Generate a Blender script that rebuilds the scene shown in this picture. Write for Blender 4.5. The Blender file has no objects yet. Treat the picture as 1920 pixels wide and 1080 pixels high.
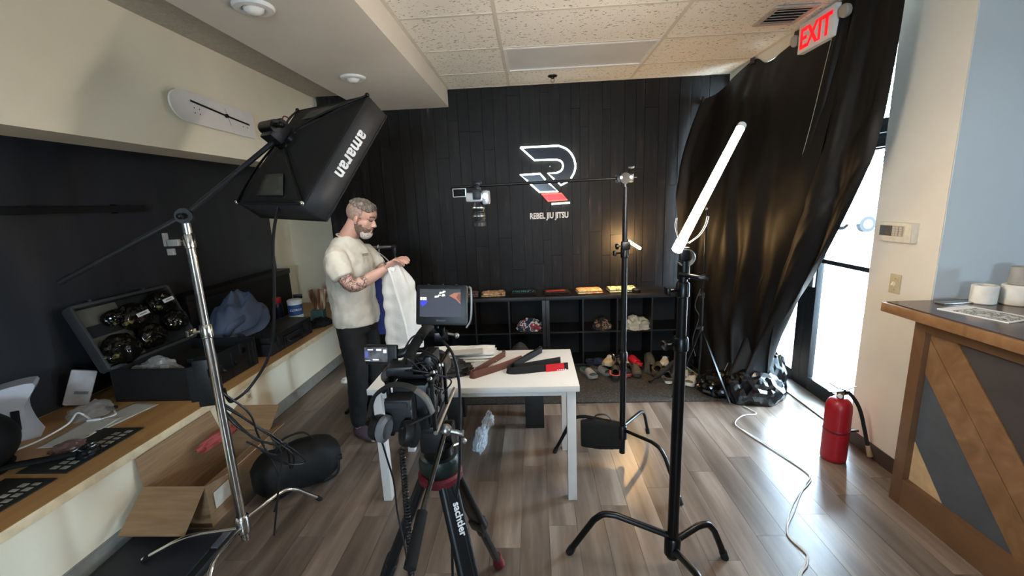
import bpy, bmesh, math, random
from mathutils import Vector, Matrix, Euler, noise
V = Vector
PI = math.pi
random.seed(7)
scene = bpy.context.scene
COL = scene.collection

# ------------------------------------------------------------------ camera
def build_camera():
    f, yaw, pitch, roll, h = 793.57, -.0541, .1989, -.041, 1.735
    F = V((math.sin(yaw)*math.cos(pitch), math.cos(yaw)*math.cos(pitch), -math.sin(pitch)))
    r = V((math.cos(yaw), -math.sin(yaw), 0)); u = r.cross(F)
    c, s = math.cos(roll), math.sin(roll)
    r2 = c*r + s*u; u2 = -s*r + c*u
    cd = bpy.data.cameras.new('camera'); cam = bpy.data.objects.new('camera', cd); COL.objects.link(cam)
    cd.sensor_width = 36; cd.lens = f/1920*36; cd.clip_start = .02; cd.clip_end = 200
    m = Matrix.Identity(4)
    for i in range(3):
        m[i][0] = r2[i]; m[i][1] = u2[i]; m[i][2] = -F[i]
    m[0][3], m[1][3], m[2][3] = 0, 0, h
    cam.matrix_world = m
    scene.camera = cam
build_camera()

# ------------------------------------------------------------------ world, lights, exposure
def build_world():
    w = bpy.data.worlds.new('world'); scene.world = w; w.use_nodes = True
    nt = w.node_tree; bg = nt.nodes['Background']
    bg.inputs[0].default_value = (.62, .81, 1.0, 1); bg.inputs[1].default_value = 40.0
build_world()
def area(name, loc, direction, sx, sy, power, color):
    l = bpy.data.lights.new(name, 'AREA'); l.shape = 'RECTANGLE'; l.size = sx; l.size_y = sy
    l.energy = power; l.color = color
    o = bpy.data.objects.new(name, l); COL.objects.link(o); o.location = loc
    o.rotation_euler = V(direction).to_track_quat('-Z', 'Y').to_euler()
    return o
# daylight enters by the glass door on the right and by unseen rear and side openings added for ambient fill
for nm, lo, di, sx, sy in (('door_portal', (2.44, 3.3, 1.4), (-1, 0, 0), 1.05, 2.7), ('sidelight_portal', (2.44, 4.2, 1.4), (-1, 0, 0), .8, 2.7),
                           ('rear_fill_portal', (-.1, -3.05, 1.65), (0, 1, 0), .8, .7), ('side_fill_portal', (4.45, .5, 1.7), (-1, 0, 0), .4, .4)):
    area(nm, lo, di, sx, sy, 1, (1, 1, 1)).data.cycles.is_portal = True
vs = scene.view_settings
vs.view_transform = 'Standard'; vs.look = 'None'; vs.exposure = .88; vs.gamma = 1.0; vs.use_curve_mapping = False
try:
    scene.cycles.use_denoising = True
    scene.cycles.max_bounces = 8; scene.cycles.transparent_max_bounces = 12
    scene.cycles.sample_clamp_indirect = 6
except Exception:
    pass

# ------------------------------------------------------------------ materials
def srgb(c):
    if isinstance(c, str):
        c = tuple(int(c[i:i+2], 16)/255 for i in (0, 2, 4))
    return tuple((x/12.92 if x <= .04045 else ((x+.055)/1.055)**2.4) for x in c)
MATS = {}
def mat(name, col, rough=.6, metal=0, var=.12, scale=18, bump=0, bscale=120, stretch=None, trans=0, spec=.5,
        emit=None, estr=0, coat=0, alpha=1, sheen=0, rnd=0, ior=1.45):
    """procedural principled material: base colour varied by noise, optional fine relief"""
    if name in MATS: return MATS[name]
    m = bpy.data.materials.new(name); m.use_nodes = True; nt = m.node_tree
    b = nt.nodes['Principled BSDF']; L = nt.links
    c = srgb(col)
    tc = nt.nodes.new('ShaderNodeTexCoord'); mp = nt.nodes.new('ShaderNodeMapping')
    if stretch: mp.inputs['Scale'].default_value = stretch
    L.new(tc.outputs['Object'], mp.inputs[0])
    nz = nt.nodes.new('ShaderNodeTexNoise'); nz.inputs['Scale'].default_value = scale; nz.inputs['Detail'].default_value = 4
    L.new(mp.outputs[0], nz.inputs['Vector'])
    mr = nt.nodes.new('ShaderNodeMapRange'); mr.inputs[1].default_value = .3; mr.inputs[2].default_value = .7
    mr.inputs[3].default_value = 1-var; mr.inputs[4].default_value = 1+var
    L.new(nz.outputs['Fac'], mr.inputs[0])
    mx = nt.nodes.new('ShaderNodeVectorMath'); mx.operation = 'SCALE'; mx.inputs[0].default_value = c
    fac = mr.outputs[0]
    if rnd:
        oi = nt.nodes.new('ShaderNodeObjectInfo'); r2 = nt.nodes.new('ShaderNodeMapRange')
        r2.inputs[3].default_value = 1-rnd; r2.inputs[4].default_value = 1+rnd
        L.new(oi.outputs['Random'], r2.inputs[0])
        mm = nt.nodes.new('ShaderNodeMath'); mm.operation = 'MULTIPLY'
        L.new(fac, mm.inputs[0]); L.new(r2.outputs[0], mm.inputs[1]); fac = mm.outputs[0]
    L.new(fac, mx.inputs['Scale']); L.new(mx.outputs[0], b.inputs['Base Color'])
    b.inputs['Roughness'].default_value = rough; b.inputs['Metallic'].default_value = metal
    b.inputs['Specular IOR Level'].default_value = spec; b.inputs['IOR'].default_value = ior
    if trans: b.inputs['Transmission Weight'].default_value = trans
    if coat: b.inputs['Coat Weight'].default_value = coat
    if sheen: b.inputs['Sheen Weight'].default_value = sheen
    if alpha < 1: b.inputs['Alpha'].default_value = alpha
    if emit:
        b.inputs['Emission Color'].default_value = (*srgb(emit), 1); b.inputs['Emission Strength'].default_value = estr
    if bump:
        n2 = nt.nodes.new('ShaderNodeTexNoise'); n2.inputs['Scale'].default_value = bscale; n2.inputs['Detail'].default_value = 5
        L.new(mp.outputs[0], n2.inputs['Vector'])
        bp = nt.nodes.new('ShaderNodeBump'); bp.inputs['Strength'].default_value = bump; bp.inputs['Distance'].default_value = .01
        L.new(n2.outputs['Fac'], bp.inputs['Height']); L.new(bp.outputs[0], b.inputs['Normal'])
    MATS[name] = m
    return m
def ramp_mat(name, stops, scale=10, rough=.7, stretch=None, detail=4, kind='noise', distort=0, bump=0, const=False, rnd=0, metal=0):
    """procedural pattern: a noise / wave / voronoi texture through a colour ramp"""
    if name in MATS: return MATS[name]
    m = bpy.data.materials.new(name); m.use_nodes = True; nt = m.node_tree; L = nt.links
    b = nt.nodes['Principled BSDF']
    tc = nt.nodes.new('ShaderNodeTexCoord'); mp = nt.nodes.new('ShaderNodeMapping')
    if stretch: mp.inputs['Scale'].default_value = stretch
    src = tc.outputs['Object']
    if rnd:
        oi = nt.nodes.new('ShaderNodeObjectInfo'); sc = nt.nodes.new('ShaderNodeVectorMath'); sc.operation = 'SCALE'
        sc.inputs[0].default_value = (37, 61, 23); L.new(oi.outputs['Random'], sc.inputs['Scale'])
        ad = nt.nodes.new('ShaderNodeVectorMath'); ad.operation = 'ADD'; L.new(src, ad.inputs[0]); L.new(sc.outputs[0], ad.inputs[1]); src = ad.outputs[0]
    L.new(src, mp.inputs[0])
    if kind == 'noise':
        t = nt.nodes.new('ShaderNodeTexNoise'); t.inputs['Detail'].default_value = detail; t.inputs['Distortion'].default_value = distort; out = t.outputs['Fac']
    elif kind == 'wave':
        t = nt.nodes.new('ShaderNodeTexWave'); t.inputs['Detail'].default_value = detail; t.inputs['Distortion'].default_value = distort; out = t.outputs['Fac']
    else:
        t = nt.nodes.new('ShaderNodeTexVoronoi'); out = t.outputs['Distance']
    t.inputs['Scale'].default_value = scale
    L.new(mp.outputs[0], t.inputs['Vector'])
    cr = nt.nodes.new('ShaderNodeValToRGB'); L.new(out, cr.inputs[0])
    if const: cr.color_ramp.interpolation = 'CONSTANT'
    els = cr.color_ramp.elements
    while len(els) < len(stops): els.new(.5)
    for e, (p, c) in zip(els, stops):
        e.position = p; e.color = (*srgb(c), 1)
    colout = cr.outputs[0]
    if rnd:
        r2 = nt.nodes.new('ShaderNodeMapRange'); r2.inputs[3].default_value = 1-rnd; r2.inputs[4].default_value = 1+rnd
        L.new(oi.outputs['Random'], r2.inputs[0])
        mx = nt.nodes.new('ShaderNodeVectorMath'); mx.operation = 'SCALE'; L.new(colout, mx.inputs[0]); L.new(r2.outputs[0], mx.inputs['Scale']); colout = mx.outputs[0]
    L.new(colout, b.inputs['Base Color']); b.inputs['Roughness'].default_value = rough; b.inputs['Metallic'].default_value = metal
    if bump:
        bp = nt.nodes.new('ShaderNodeBump'); bp.inputs['Strength'].default_value = bump; bp.inputs['Distance'].default_value = .01
        L.new(out, bp.inputs['Height']); L.new(bp.outputs[0], b.inputs['Normal'])
    MATS[name] = m
    return m
def emit_mat(name, col, strength):
    if name in MATS: return MATS[name]
    m = bpy.data.materials.new(name); m.use_nodes = True; nt = m.node_tree
    b = nt.nodes['Principled BSDF']; b.inputs['Base Color'].default_value = (.03, .03, .03, 1)
    b.inputs['Emission Color'].default_value = (*srgb(col), 1); b.inputs['Emission Strength'].default_value = strength
    MATS[name] = m
    return m

# ------------------------------------------------------------------ mesh helpers (world coordinates)
def nb(): return bmesh.new()
def basis(d, up=(0, 0, 1)):
    d = V(d).normalized(); up = V(up)
    if abs(d.dot(up.normalized())) > .98: up = V((1, 0, 0)) if abs(d.x) < .9 else V((0, 1, 0))
    x = up.cross(d).normalized(); y = d.cross(x)
    return Matrix((x, y, d)).transposed()           # columns: side, up, along
def rz(a): return Matrix.Rotation(a, 3, 'Z')
def rot3(x=0, y=0, z=0): return Euler((x, y, z)).to_matrix()
def bx(bm, c, s, R=None, bev=0):
    vs_ = []
    for i in (-.5, .5):
        for j in (-.5, .5):
            for k in (-.5, .5):
                p = V((i*s[0], j*s[1], k*s[2]))
                if R is not None: p = R @ p
                vs_.append(bm.verts.new(p + V(c)))
    q = [(0, 1, 3, 2), (4, 6, 7, 5), (0, 4, 5, 1), (2, 3, 7, 6), (0, 2, 6, 4), (1, 5, 7, 3)]
    fs = [bm.faces.new([vs_[i] for i in f]) for f in q]
    if bev:
        es = set(e for f in fs for e in f.edges)
        bmesh.ops.bevel(bm, geom=list(es), offset=bev, segments=2, profile=.6, affect='EDGES')
    return bm
def bb(bm, a, b, bev=0):
    a = V(a); b = V(b); return bx(bm, (a+b)/2, (abs(b.x-a.x), abs(b.y-a.y), abs(b.z-a.z)), None, bev)
def bar(bm, p0, p1, w, h, up=(0, 0, 1), bev=0):
    p0 = V(p0); p1 = V(p1); d = p1-p0
    return bx(bm, (p0+p1)/2, (w, h, d.length), basis(d, up), bev)
def ring(bm, c, B, r, n, ry=None):
    ry = r if ry is None else ry
    return [bm.verts.new(V(c) + B @ V((math.cos(2*PI*i/n)*r, math.sin(2*PI*i/n)*ry, 0))) for i in range(n)]
def skin_rings(bm, rs, cap=True, closed=False):
    n = len(rs[0])
    m = len(rs)
    for a in range(m if closed else m-1):
        A, B = rs[a], rs[(a+1) % m]
        for i in range(n):
            bm.faces.new((A[i], A[(i+1) % n], B[(i+1) % n], B[i]))
    if cap and not closed:
        bm.faces.new(list(reversed(rs[0]))); bm.faces.new(rs[-1])
def cy(bm, p0, p1, r0, r1=None, n=16, cap=True):
    p0 = V(p0); p1 = V(p1); B = basis(p1-p0); r1 = r0 if r1 is None else r1
    skin_rings(bm, [ring(bm, p0, B, r0, n), ring(bm, p1, B, r1, n)], cap); return bm
def tb(bm, pts, r, n=8, cap=True, ry=None):
    pts = [V(p) for p in pts]; m = len(pts); rs = []
    rr = r if isinstance(r, (list, tuple)) else [r]*m
    B = None
    for i, p in enumerate(pts):
        d = (pts[min(i+1, m-1)]-pts[max(i-1, 0)])
        if d.length < 1e-9: d = V((0, 0, 1))
        d.normalize()
        if B is None: B = basis(d)
        else:
            x = B.col[0] - d*d.dot(B.col[0]); x.normalize(); B = Matrix((x, d.cross(x), d)).transposed()
        rs.append(ring(bm, p, B, rr[i], n, None if ry is None else rr[i]*ry))
    skin_rings(bm, rs, cap); return bm
def la(bm, prof, org, axis=(0, 0, 1), n=24, cap=True):
    B = basis(axis); org = V(org); ax = V(axis).normalized()
    skin_rings(bm, [ring(bm, org+ax*z, B, max(r, 1e-4), n) for r, z in prof], cap); return bm
def sph(bm, c, r, R=None, nu=16, nv=10):
    r = (r, r, r) if not isinstance(r, (tuple, list)) else r
    M = Matrix.Diagonal(V(r)); M = (R @ M) if R is not None else M
    M4 = M.to_4x4(); M4.translation = V(c)
    bmesh.ops.create_uvsphere(bm, u_segments=nu, v_segments=nv, radius=1, matrix=M4); return bm
def prism(bm, pts, n_vec, depth):
    """extrude a 3-D polygon along n_vec"""
    d = V(n_vec).normalized()*depth
    a = [bm.verts.new(V(p)) for p in pts]; b = [bm.verts.new(V(p)+d) for p in pts]; n = len(pts)
    bm.faces.new(list(reversed(a))); bm.faces.new(b)
    for i in range(n): bm.faces.new((a[i], a[(i+1) % n], b[(i+1) % n], b[i]))
    return bm
def gr(bm, fn, nu, nv, wrap=False):
    g = [[bm.verts.new(V(fn(i/nu, j/nv))) for j in range(nv+(0 if wrap else 1))] for i in range(nu+1)]
    k = nv if not wrap else nv
    for i in range(nu):
        for j in range(nv):
            j2 = (j+1) % nv if wrap else j+1
            bm.faces.new((g[i][j], g[i+1][j], g[i+1][j2], g[i][j2]))
    return g
def cr(pts, k=6):
    """catmull-rom through the points"""
    P = [V(p) for p in pts]; P = [P[0]*2-P[1]] + P + [P[-1]*2-P[-2]]; out = []
    for i in range(1, len(P)-2):
        a, b, c, d = P[i-1:i+3]
        for j in range(k):
            t = j/k
            out.append(.5*((2*b) + (c-a)*t + (2*a-5*b+4*c-d)*t*t + (3*b-a-3*c+d)*t**3))
    out.append(P[-2]); return out
def nz(p, s=1., seed=0): return noise.noise(V(p)*s + V((seed*7.3, seed*3.1, seed*5.7)))

ORG = {}
def finish(me, ang=38):
    me.polygons.foreach_set('use_smooth', [True]*len(me.polygons))
    try: me.set_sharp_from_angle(angle=math.radians(ang))
    except Exception: pass
def tag(o, label=None, cat=None, group=None, kind=None):
    if label: o['label'] = label
    if cat: o['category'] = cat
    if group: o['group'] = group
    if kind: o['kind'] = kind
    return o
def thing(name, loc, label=None, cat=None, group=None, kind=None, rotz=0):
    o = bpy.data.objects.new(name, None); COL.objects.link(o); o.location = loc; o.rotation_euler = (0, 0, rotz)
    o.empty_display_size = .05
    ORG[o.name] = V(loc); return tag(o, label, cat, group, kind)
def ob(name, bm, m, parent=None, label=None, cat=None, group=None, kind=None, ang=38, local=False, solid=0, sub=0, offs=0):
    """link a bmesh as one mesh object; verts are world coordinates unless local"""
    bmesh.ops.recalc_face_normals(bm, faces=bm.faces[:]) if not solid else None
    if parent is not None: org = V((0, 0, 0)) if local else ORG[parent.name]
    else:
        xs = [v.co for v in bm.verts]
        org = V(((min(v.x for v in xs)+max(v.x for v in xs))/2, (min(v.y for v in xs)+max(v.y for v in xs))/2, min(v.z for v in xs)))
    if org.length > 0: bmesh.ops.translate(bm, verts=bm.verts[:], vec=-org)
    me = bpy.data.meshes.new(name); bm.to_mesh(me); bm.free(); finish(me, ang)
    ms = m if isinstance(m, (list, tuple)) else [m]
    for q in ms: me.materials.append(q)
    o = bpy.data.objects.new(name, me); COL.objects.link(o)
    if parent is not None:
        o.parent = parent
    else: o.location = org
    ORG[o.name] = org
    if solid:
        md = o.modifiers.new('solidify', 'SOLIDIFY'); md.thickness = solid; md.offset = offs
    if sub:
        md = o.modifiers.new('subsurf', 'SUBSURF'); md.levels = sub; md.render_levels = sub
    return tag(o, label, cat, group, kind)
def copy_tree(root, loc, rotz=None, label=None, group=None):
    r = root.copy(); COL.objects.link(r); r.location = loc
    if rotz is not None: r.rotation_euler = (0, 0, rotz)
    if label: r['label'] = label
    if group: r['group'] = group
    for ch in list(root.children):
        c = ch.copy(); COL.objects.link(c); c.parent = r
        for g in list(ch.children):
            d = g.copy(); COL.objects.link(d); d.parent = c
    return r
def text_bm(s, size, org, ux, uy, depth=.004, sx=1.0, align='CENTER', shear=0, bold=0, space=1.0):
    """lettering as extruded mesh: org = centre baseline, ux / uy = reading and up directions"""
    cu = bpy.data.curves.new('t', 'FONT'); cu.body = s; cu.size = size; cu.extrude = depth; cu.align_x = align; cu.shear = shear
    cu.resolution_u = 3; cu.offset = bold; cu.space_character = space
    to = bpy.data.objects.new('t', cu); COL.objects.link(to)
    dg = bpy.context.evaluated_depsgraph_get(); dg.update()
    me = to.evaluated_get(dg).to_mesh()
    bm = nb(); bm.from_mesh(me); to.evaluated_get(dg).to_mesh_clear()
    bpy.data.objects.remove(to); bpy.data.curves.remove(cu)
    ux = V(ux).normalized(); uy = V(uy).normalized(); uz = ux.cross(uy)
    for v in bm.verts:
        v.co = V(org) + ux*v.co.x*sx + uy*v.co.y + uz*v.co.z
    return bm
# ================================================================== materials shared
BLK = mat('black_plastic', '141416', .42)
BLKM = mat('black_matte', '101011', .75)
BLKMET = mat('black_metal', '0c0c0d', .32, metal=.3)
CHROME = mat('chrome', 'd2d0cc', .16, metal=1, var=.04)
STEEL = mat('brushed_steel', 'b4b4b2', .32, metal=1, var=.08)
CREAM = mat('cream_paint', 'efe5cc', .75, var=.03, scale=3, bump=.05, bscale=220)
WHITEP = mat('white_paint', 'e2dccf', .7, var=.03, scale=4, bump=.04, bscale=200)
WHITE = mat('white_plastic', 'e8e8e6', .4, var=.03)
BRONZE = mat('dark_bronze_frame', '1c1c1e', .4, metal=.2)
RUBBER = mat('black_rubber', '0b0b0b', .85)
RED = mat('red_paint', 'a80f1c', .35)
GLASS = None
def glass_mat(name, tint=(.96, .98, .98), refl=.035):
    m = bpy.data.materials.new(name); m.use_nodes = True; nt = m.node_tree; L = nt.links
    for n in list(nt.nodes): nt.nodes.remove(n)
    out = nt.nodes.new('ShaderNodeOutputMaterial'); tr = nt.nodes.new('ShaderNodeBsdfTransparent'); gl = nt.nodes.new('ShaderNodeBsdfGlossy')
    tr.inputs[0].default_value = (*tint, 1); gl.inputs['Roughness'].default_value = .02
    lw = nt.nodes.new('ShaderNodeLayerWeight'); pw = nt.nodes.new('ShaderNodeMath'); pw.operation = 'POWER'; pw.inputs[1].default_value = 4; L.new(lw.outputs['Facing'], pw.inputs[0])
    fr = nt.nodes.new('ShaderNodeMapRange'); fr.inputs[3].default_value = refl; fr.inputs[4].default_value = .8; L.new(pw.outputs[0], fr.inputs[0])
    mx = nt.nodes.new('ShaderNodeMixShader'); L.new(fr.outputs[0], mx.inputs[0]); L.new(tr.outputs[0], mx.inputs[1]); L.new(gl.outputs[0], mx.inputs[2]); L.new(mx.outputs[0], out.inputs[0])
    return m
GLASS = glass_mat('clear_glass')

# ================================================================== floor
def floor_plank_mat():
    m = bpy.data.materials.new('vinyl_floor_plank'); m.use_nodes = True; nt = m.node_tree; L = nt.links
    b = nt.nodes['Principled BSDF']
    tc = nt.nodes.new('ShaderNodeTexCoord'); oi = nt.nodes.new('ShaderNodeObjectInfo')
    sc = nt.nodes.new('ShaderNodeVectorMath'); sc.operation = 'SCALE'; sc.inputs[0].default_value = (41, 67, 13); L.new(oi.outputs['Random'], sc.inputs['Scale'])
    ad = nt.nodes.new('ShaderNodeVectorMath'); ad.operation = 'ADD'; L.new(tc.outputs['Object'], ad.inputs[0]); L.new(sc.outputs[0], ad.inputs[1])
    mp = nt.nodes.new('ShaderNodeMapping'); mp.inputs['Scale'].default_value = (5, .5, 4); L.new(ad.outputs[0], mp.inputs[0])
    n = nt.nodes.new('ShaderNodeTexNoise'); n.inputs['Scale'].default_value = 2.2; n.inputs['Detail'].default_value = 7; n.inputs['Roughness'].default_value = .55; L.new(mp.outputs[0], n.inputs['Vector'])
    cr_ = nt.nodes.new('ShaderNodeValToRGB'); L.new(n.outputs['Fac'], cr_.inputs[0])
    cr_.color_ramp.elements.new(.5)
    for k, (p, c) in enumerate(((.28, '4a3d34'), (.5, '6b5d52'), (.72, '8b7d71'))):
        cr_.color_ramp.elements[k].position = p; cr_.color_ramp.elements[k].color = (*srgb(c), 1)
    mr = nt.nodes.new('ShaderNodeMapRange'); mr.inputs[3].default_value = .68; mr.inputs[4].default_value = 1.25; L.new(oi.outputs['Random'], mr.inputs[0])
    mx = nt.nodes.new('ShaderNodeVectorMath'); mx.operation = 'SCALE'; L.new(cr_.outputs[0], mx.inputs[0]); L.new(mr.outputs[0], mx.inputs['Scale'])
    L.new(mx.outputs[0], b.inputs['Base Color']); b.inputs['Roughness'].default_value = .3
    bp = nt.nodes.new('ShaderNodeBump'); bp.inputs['Strength'].default_value = .02; bp.inputs['Distance'].default_value = .004; L.new(n.outputs['Fac'], bp.inputs['Height']); L.new(bp.outputs[0], b.inputs['Normal'])
    return m
FP = floor_plank_mat()
bm = nb(); bb(bm, (-3.3, -3, -.08), (4.5, 5.7, -.006))
floor = ob('floor', bm, mat('floor_base', '6b5f55', .5), kind='structure')
def floor_planks():
    W, Lg, g = .152, 1.22, .0014
    bm = nb(); bx(bm, (0, 0, -.003), (W-g, Lg-g, .006))
    me = bpy.data.meshes.new('floor_plank'); bm.to_mesh(me); bm.free(); me.materials.append(FP)
    half = {}
    x = -2.24 + W/2; k = 0; cnt = 0
    while x < 2.44:
        off = (k*.437) % 1.0
        y = .25 - off*Lg
        while y < 4.62:
            a, b = y, min(y+Lg, 4.63)
            if b > .3 and b-a > .05:
                key = round(b-a, 3)
                if abs(key-Lg) < .002: m2 = me
                else:
                    bmx = nb(); bx(bmx, (0, 0, -.003), (W-g, b-a-g, .006)); m2 = bpy.data.meshes.new('floor_plank'); bmx.to_mesh(m2); bmx.free(); m2.materials.append(FP)
                o = bpy.data.objects.new('floor_plank', m2); COL.objects.link(o); o.parent = floor
                o.location = V((x, (a+b)/2, 0)) - floor.location; cnt += 1
            y += Lg
        x += W; k += 1
floor_planks()

# ================================================================== back wall of black vertical boards
WOODBLK = ramp_mat('black_stained_board', [(.3, '080707'), (.55, '110f0f'), (.68, '221e1b'), (.8, '564c43')], scale=3.2, rough=.5, stretch=(9, 9, .9), detail=8, rnd=.5, bump=.12)
WOODBLK.node_tree.nodes['Principled BSDF'].inputs['Specular IOR Level'].default_value = .28
bm = nb(); bb(bm, (-2.22, 4.645, 0), (2.5, 4.85, 3.0))
wall_back = ob('wall_back', bm, mat('black_wall_paint', '0e0e0e', .7), kind='structure')
def wall_boards():
    x = -2.22; rr = random.Random(3)
    while x < 2.42:
        w = rr.choice((.088, .115, .115, .14, .14))
        z = -.3 - rr.random()*1.4
        if x+w > 2.44: w = 2.44-x
        while z < 2.9:
            h = rr.choice((1.2, 1.5, 1.8, 2.1)); a, b = max(z, 0), min(z+h, 2.9)
            if b-a > .06:
                t = .012+rr.random()*.006
                bm = nb(); bx(bm, (x+w/2, 4.645-t/2, (a+b)/2), (w-.003, t, b-a-.003))
                ob('wall_board', bm, WOODBLK, wall_back)
            z += h
        x += w
wall_boards()

# ================================================================== left wall with the long alcove
bm = nb()
bb(bm, (-2.56, -3, 2.155), (-2.27, 5.6, 2.98))
bb(bm, (-2.40, -3, 0), (-2.262, 4.64, .452))
wall_left = ob('wall_left', bm, CREAM, kind='structure')
bm = nb(); bb(bm, (-3.45, -3, 0), (-3.27, 5.7, 2.98)); ob('wall_alcove', bm, CREAM, kind='structure')
bm = nb(); bb(bm, (-3.27, 5.605, 0), (-2.2, 5.72, 2.98)); ob('wall_alcove_end', bm, CREAM, kind='structure')
bm = nb(); bb(bm, (-2.23, 4.86, 0), (-2.1, 5.6, 2.98)); ob('wall_alcove_side', bm, CREAM, kind='structure')
bm = nb(); bb(bm, (-3.27, -3, 2.62), (-2.5, 5.6, 2.66))
ob('ceiling_alcove', bm, mat('dark_grey_paint', '3a3836', .8), kind='structure')
bm = nb(); bb(bm, (-3.268, -3, .485), (-3.25, 5.16, 2.6))
ob('wall_backdrop', bm, mat('charcoal_gloss_panel', '313236', .3, var=.2, scale=2.2, stretch=(1, 3, .4)), kind='structure')
bm = nb(); bb(bm, (-2.262, -3, 0), (-2.25, 4.62, .095)); bb(bm, (-2.262, -3, .095), (-2.254, 4.62, .1))
ob('baseboard_left', bm, mat('grey_baseboard', '8d8b84', .6), kind='structure')
PLY = ramp_mat('honey_plywood', [(.2, 'a87a48'), (.5, 'bb8d58'), (.8, 'c99e6a')], scale=2.5, rough=.42, stretch=(6, .7, 6), detail=6)
bm = nb(); bb(bm, (-3.245, -2.99, .453), (-2.235, 5.6, .485), .003)
lg = ob('wooden_ledge', bm, PLY, None, 'long honey-coloured plywood ledge running along the left wall alcove', 'ledge')
bm = nb(); bb(bm, (-2.236, -3, .437), (-2.231, 4.62, .4845), .001)
ob('edge_band', bm, mat('pale_edge_band', 'e0cba6', .5), lg)

# ================================================================== ceiling
CTILE = None
def ceiling_tile_mat():
    m = bpy.data.materials.new('fissured_ceiling_tile'); m.use_nodes = True; nt = m.node_tree; L = nt.links; b = nt.nodes['Principled BSDF']
    tc = nt.nodes.new('ShaderNodeTexCoord'); mp = nt.nodes.new('ShaderNodeMapping'); mp.inputs['Scale'].default_value = (1, 1.7, 1); L.new(tc.outputs['Object'], mp.inputs[0])
    v = nt.nodes.new('ShaderNodeTexNoise'); v.inputs['Scale'].default_value = 46; v.inputs['Detail'].default_value = 1.5; L.new(mp.outputs[0], v.inputs['Vector'])
    c = nt.nodes.new('ShaderNodeValToRGB'); L.new(v.outputs['Fac'], c.inputs[0])
    c.color_ramp.elements[0].position = .31; c.color_ramp.elements[0].color = (*srgb('8f8577'), 1)
    c.color_ramp.elements[1].position = .37; c.color_ramp.elements[1].color = (*srgb('ece7db'), 1)
    L.new(c.outputs[0], b.inputs['Base Color']); b.inputs['Roughness'].default_value = .9
    bp = nt.nodes.new('ShaderNodeBump'); bp.inputs['Strength'].default_value = .3; bp.inputs['Distance'].default_value = .004; L.new(c.outputs[0], bp.inputs['Height']); L.new(bp.outputs[0], b.inputs['Normal'])
    return m
CTILE = ceiling_tile_mat()
bm = nb(); bb(bm, (-2.6, -3, 2.935), (4.5, 4.85, 3.0))
ceiling = ob('ceiling', bm, mat('ceiling_deck', 'cfc9bc', .9), kind='structure')
XS = [-.82, -.198, 1.022, 1.985]; YS = [2.936+.61*k for k in range(-10, 3)] + [4.625]
def ceiling_grid():
    for i in range(3):
        for j in range(len(YS)-1):
            x0, x1, y0, y1 = XS[i], XS[i+1], YS[j], YS[j+1]
            if i == 1 and j == len(YS)-3: continue            # the light panel sits here
            bm = nb(); bx(bm, ((x0+x1)/2, (y0+y1)/2, 2.911), (x1-x0-.022, y1-y0-.022, .016)); ob('ceiling_tile', bm, CTILE, ceiling)
    GB = mat('grid_bar_white', 'd3ccbd', .5, var=.03)
    for i, x in enumerate(XS):
        bm = nb(); bb(bm, (x-.012, YS[0], 2.898), (x+.012, 4.625, 2.922)); ob('grid_bar', bm, GB, ceiling)
    for y in YS:
        for i in range(3):
            bm = nb(); bb(bm, (XS[i]+.012, y-.012, 2.899), (XS[i+1]-.012, y+.012, 2.92)); ob('grid_bar', bm, GB, ceiling)
ceiling_grid()
bm = nb(); bb(bm, (-1.69, -3, 2.73), (-.832, 4.64, 2.935))
ob('soffit', bm, mat('soffit_paint', 'e0d9cd', .8, var=.03, scale=3), ceiling)
bm = nb(); bb(bm, (-2.27, -3, 2.9), (-1.69, 4.64, 2.935))
ob('textured_ceiling_strip', bm, mat('stippled_ceiling', 'b5ad9f', .9, var=.1, scale=40, bump=.4, bscale=90), ceiling)
bm = nb(); bb(bm, (2.0, 2.37, 2.80), (2.12, 4.64, 2.95)); bb(bm, (2.12, 2.37, 2.83), (2.5, 4.64, 2.95))
ob('trim_1', bm, WHITEP, kind='structure')

# ================================================================== right side: wall, blue wall, storefront
bm = nb(); bb(bm, (2.17, 2.366, 0), (2.47, 2.815, 2.95))
ob('wall_right', bm, mat('warm_white_paint', 'd3ccbf', .7, var=.03, scale=4), kind='structure')
bm = nb(); bb(bm, (2.165, 2.372, 0), (2.17, 2.81, .1)); bb(bm, (2.172, 2.812, 0), (2.3, 2.818, .1))
ob('baseboard_right', bm, mat('brown_vinyl_base', '3d302b', .5), kind='structure')
bm = nb(); bb(bm, (2.175, 2.362, 0), (4.5, 2.47, 2.95))
ob('wall_blue', bm, mat('pale_blue_paint', 'b6bfc4', .7, var=.02, scale=4), kind='structure')
bm = nb(); bb(bm, (4.4, -3, 0), (4.5, .3, 2.95)); bb(bm, (4.4, .7, 0), (4.5, 2.4, 2.95)); bb(bm, (4.4, .3, 0), (4.5, .7, 1.5)); bb(bm, (4.4, .3, 1.9), (4.5, .7, 2.95))
ob('wall_far_right', bm, WHITEP, kind='structure')  # unseen wall; its small opening is added for fill light
bm = nb(); bb(bm, (-3.4, -3.1, 0), (-2.4, -3, 2.95)); bb(bm, (2.0, -3.1, 0), (4.5, -3, 2.95)); bb(bm, (-2.4, -3.1, 0), (2, -3, 1.3)); bb(bm, (-2.4, -3.1, 2.0), (2, -3, 2.95)); bb(bm, (-2.4, -3.1, 1.3), (-.5, -3, 2.0)); bb(bm, (.3, -3.1, 1.3), (2, -3, 2.0))
ob('wall_rear', bm, WHITEP, kind='structure')  # wall out of view, with a gap added to admit fill daylight

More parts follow.
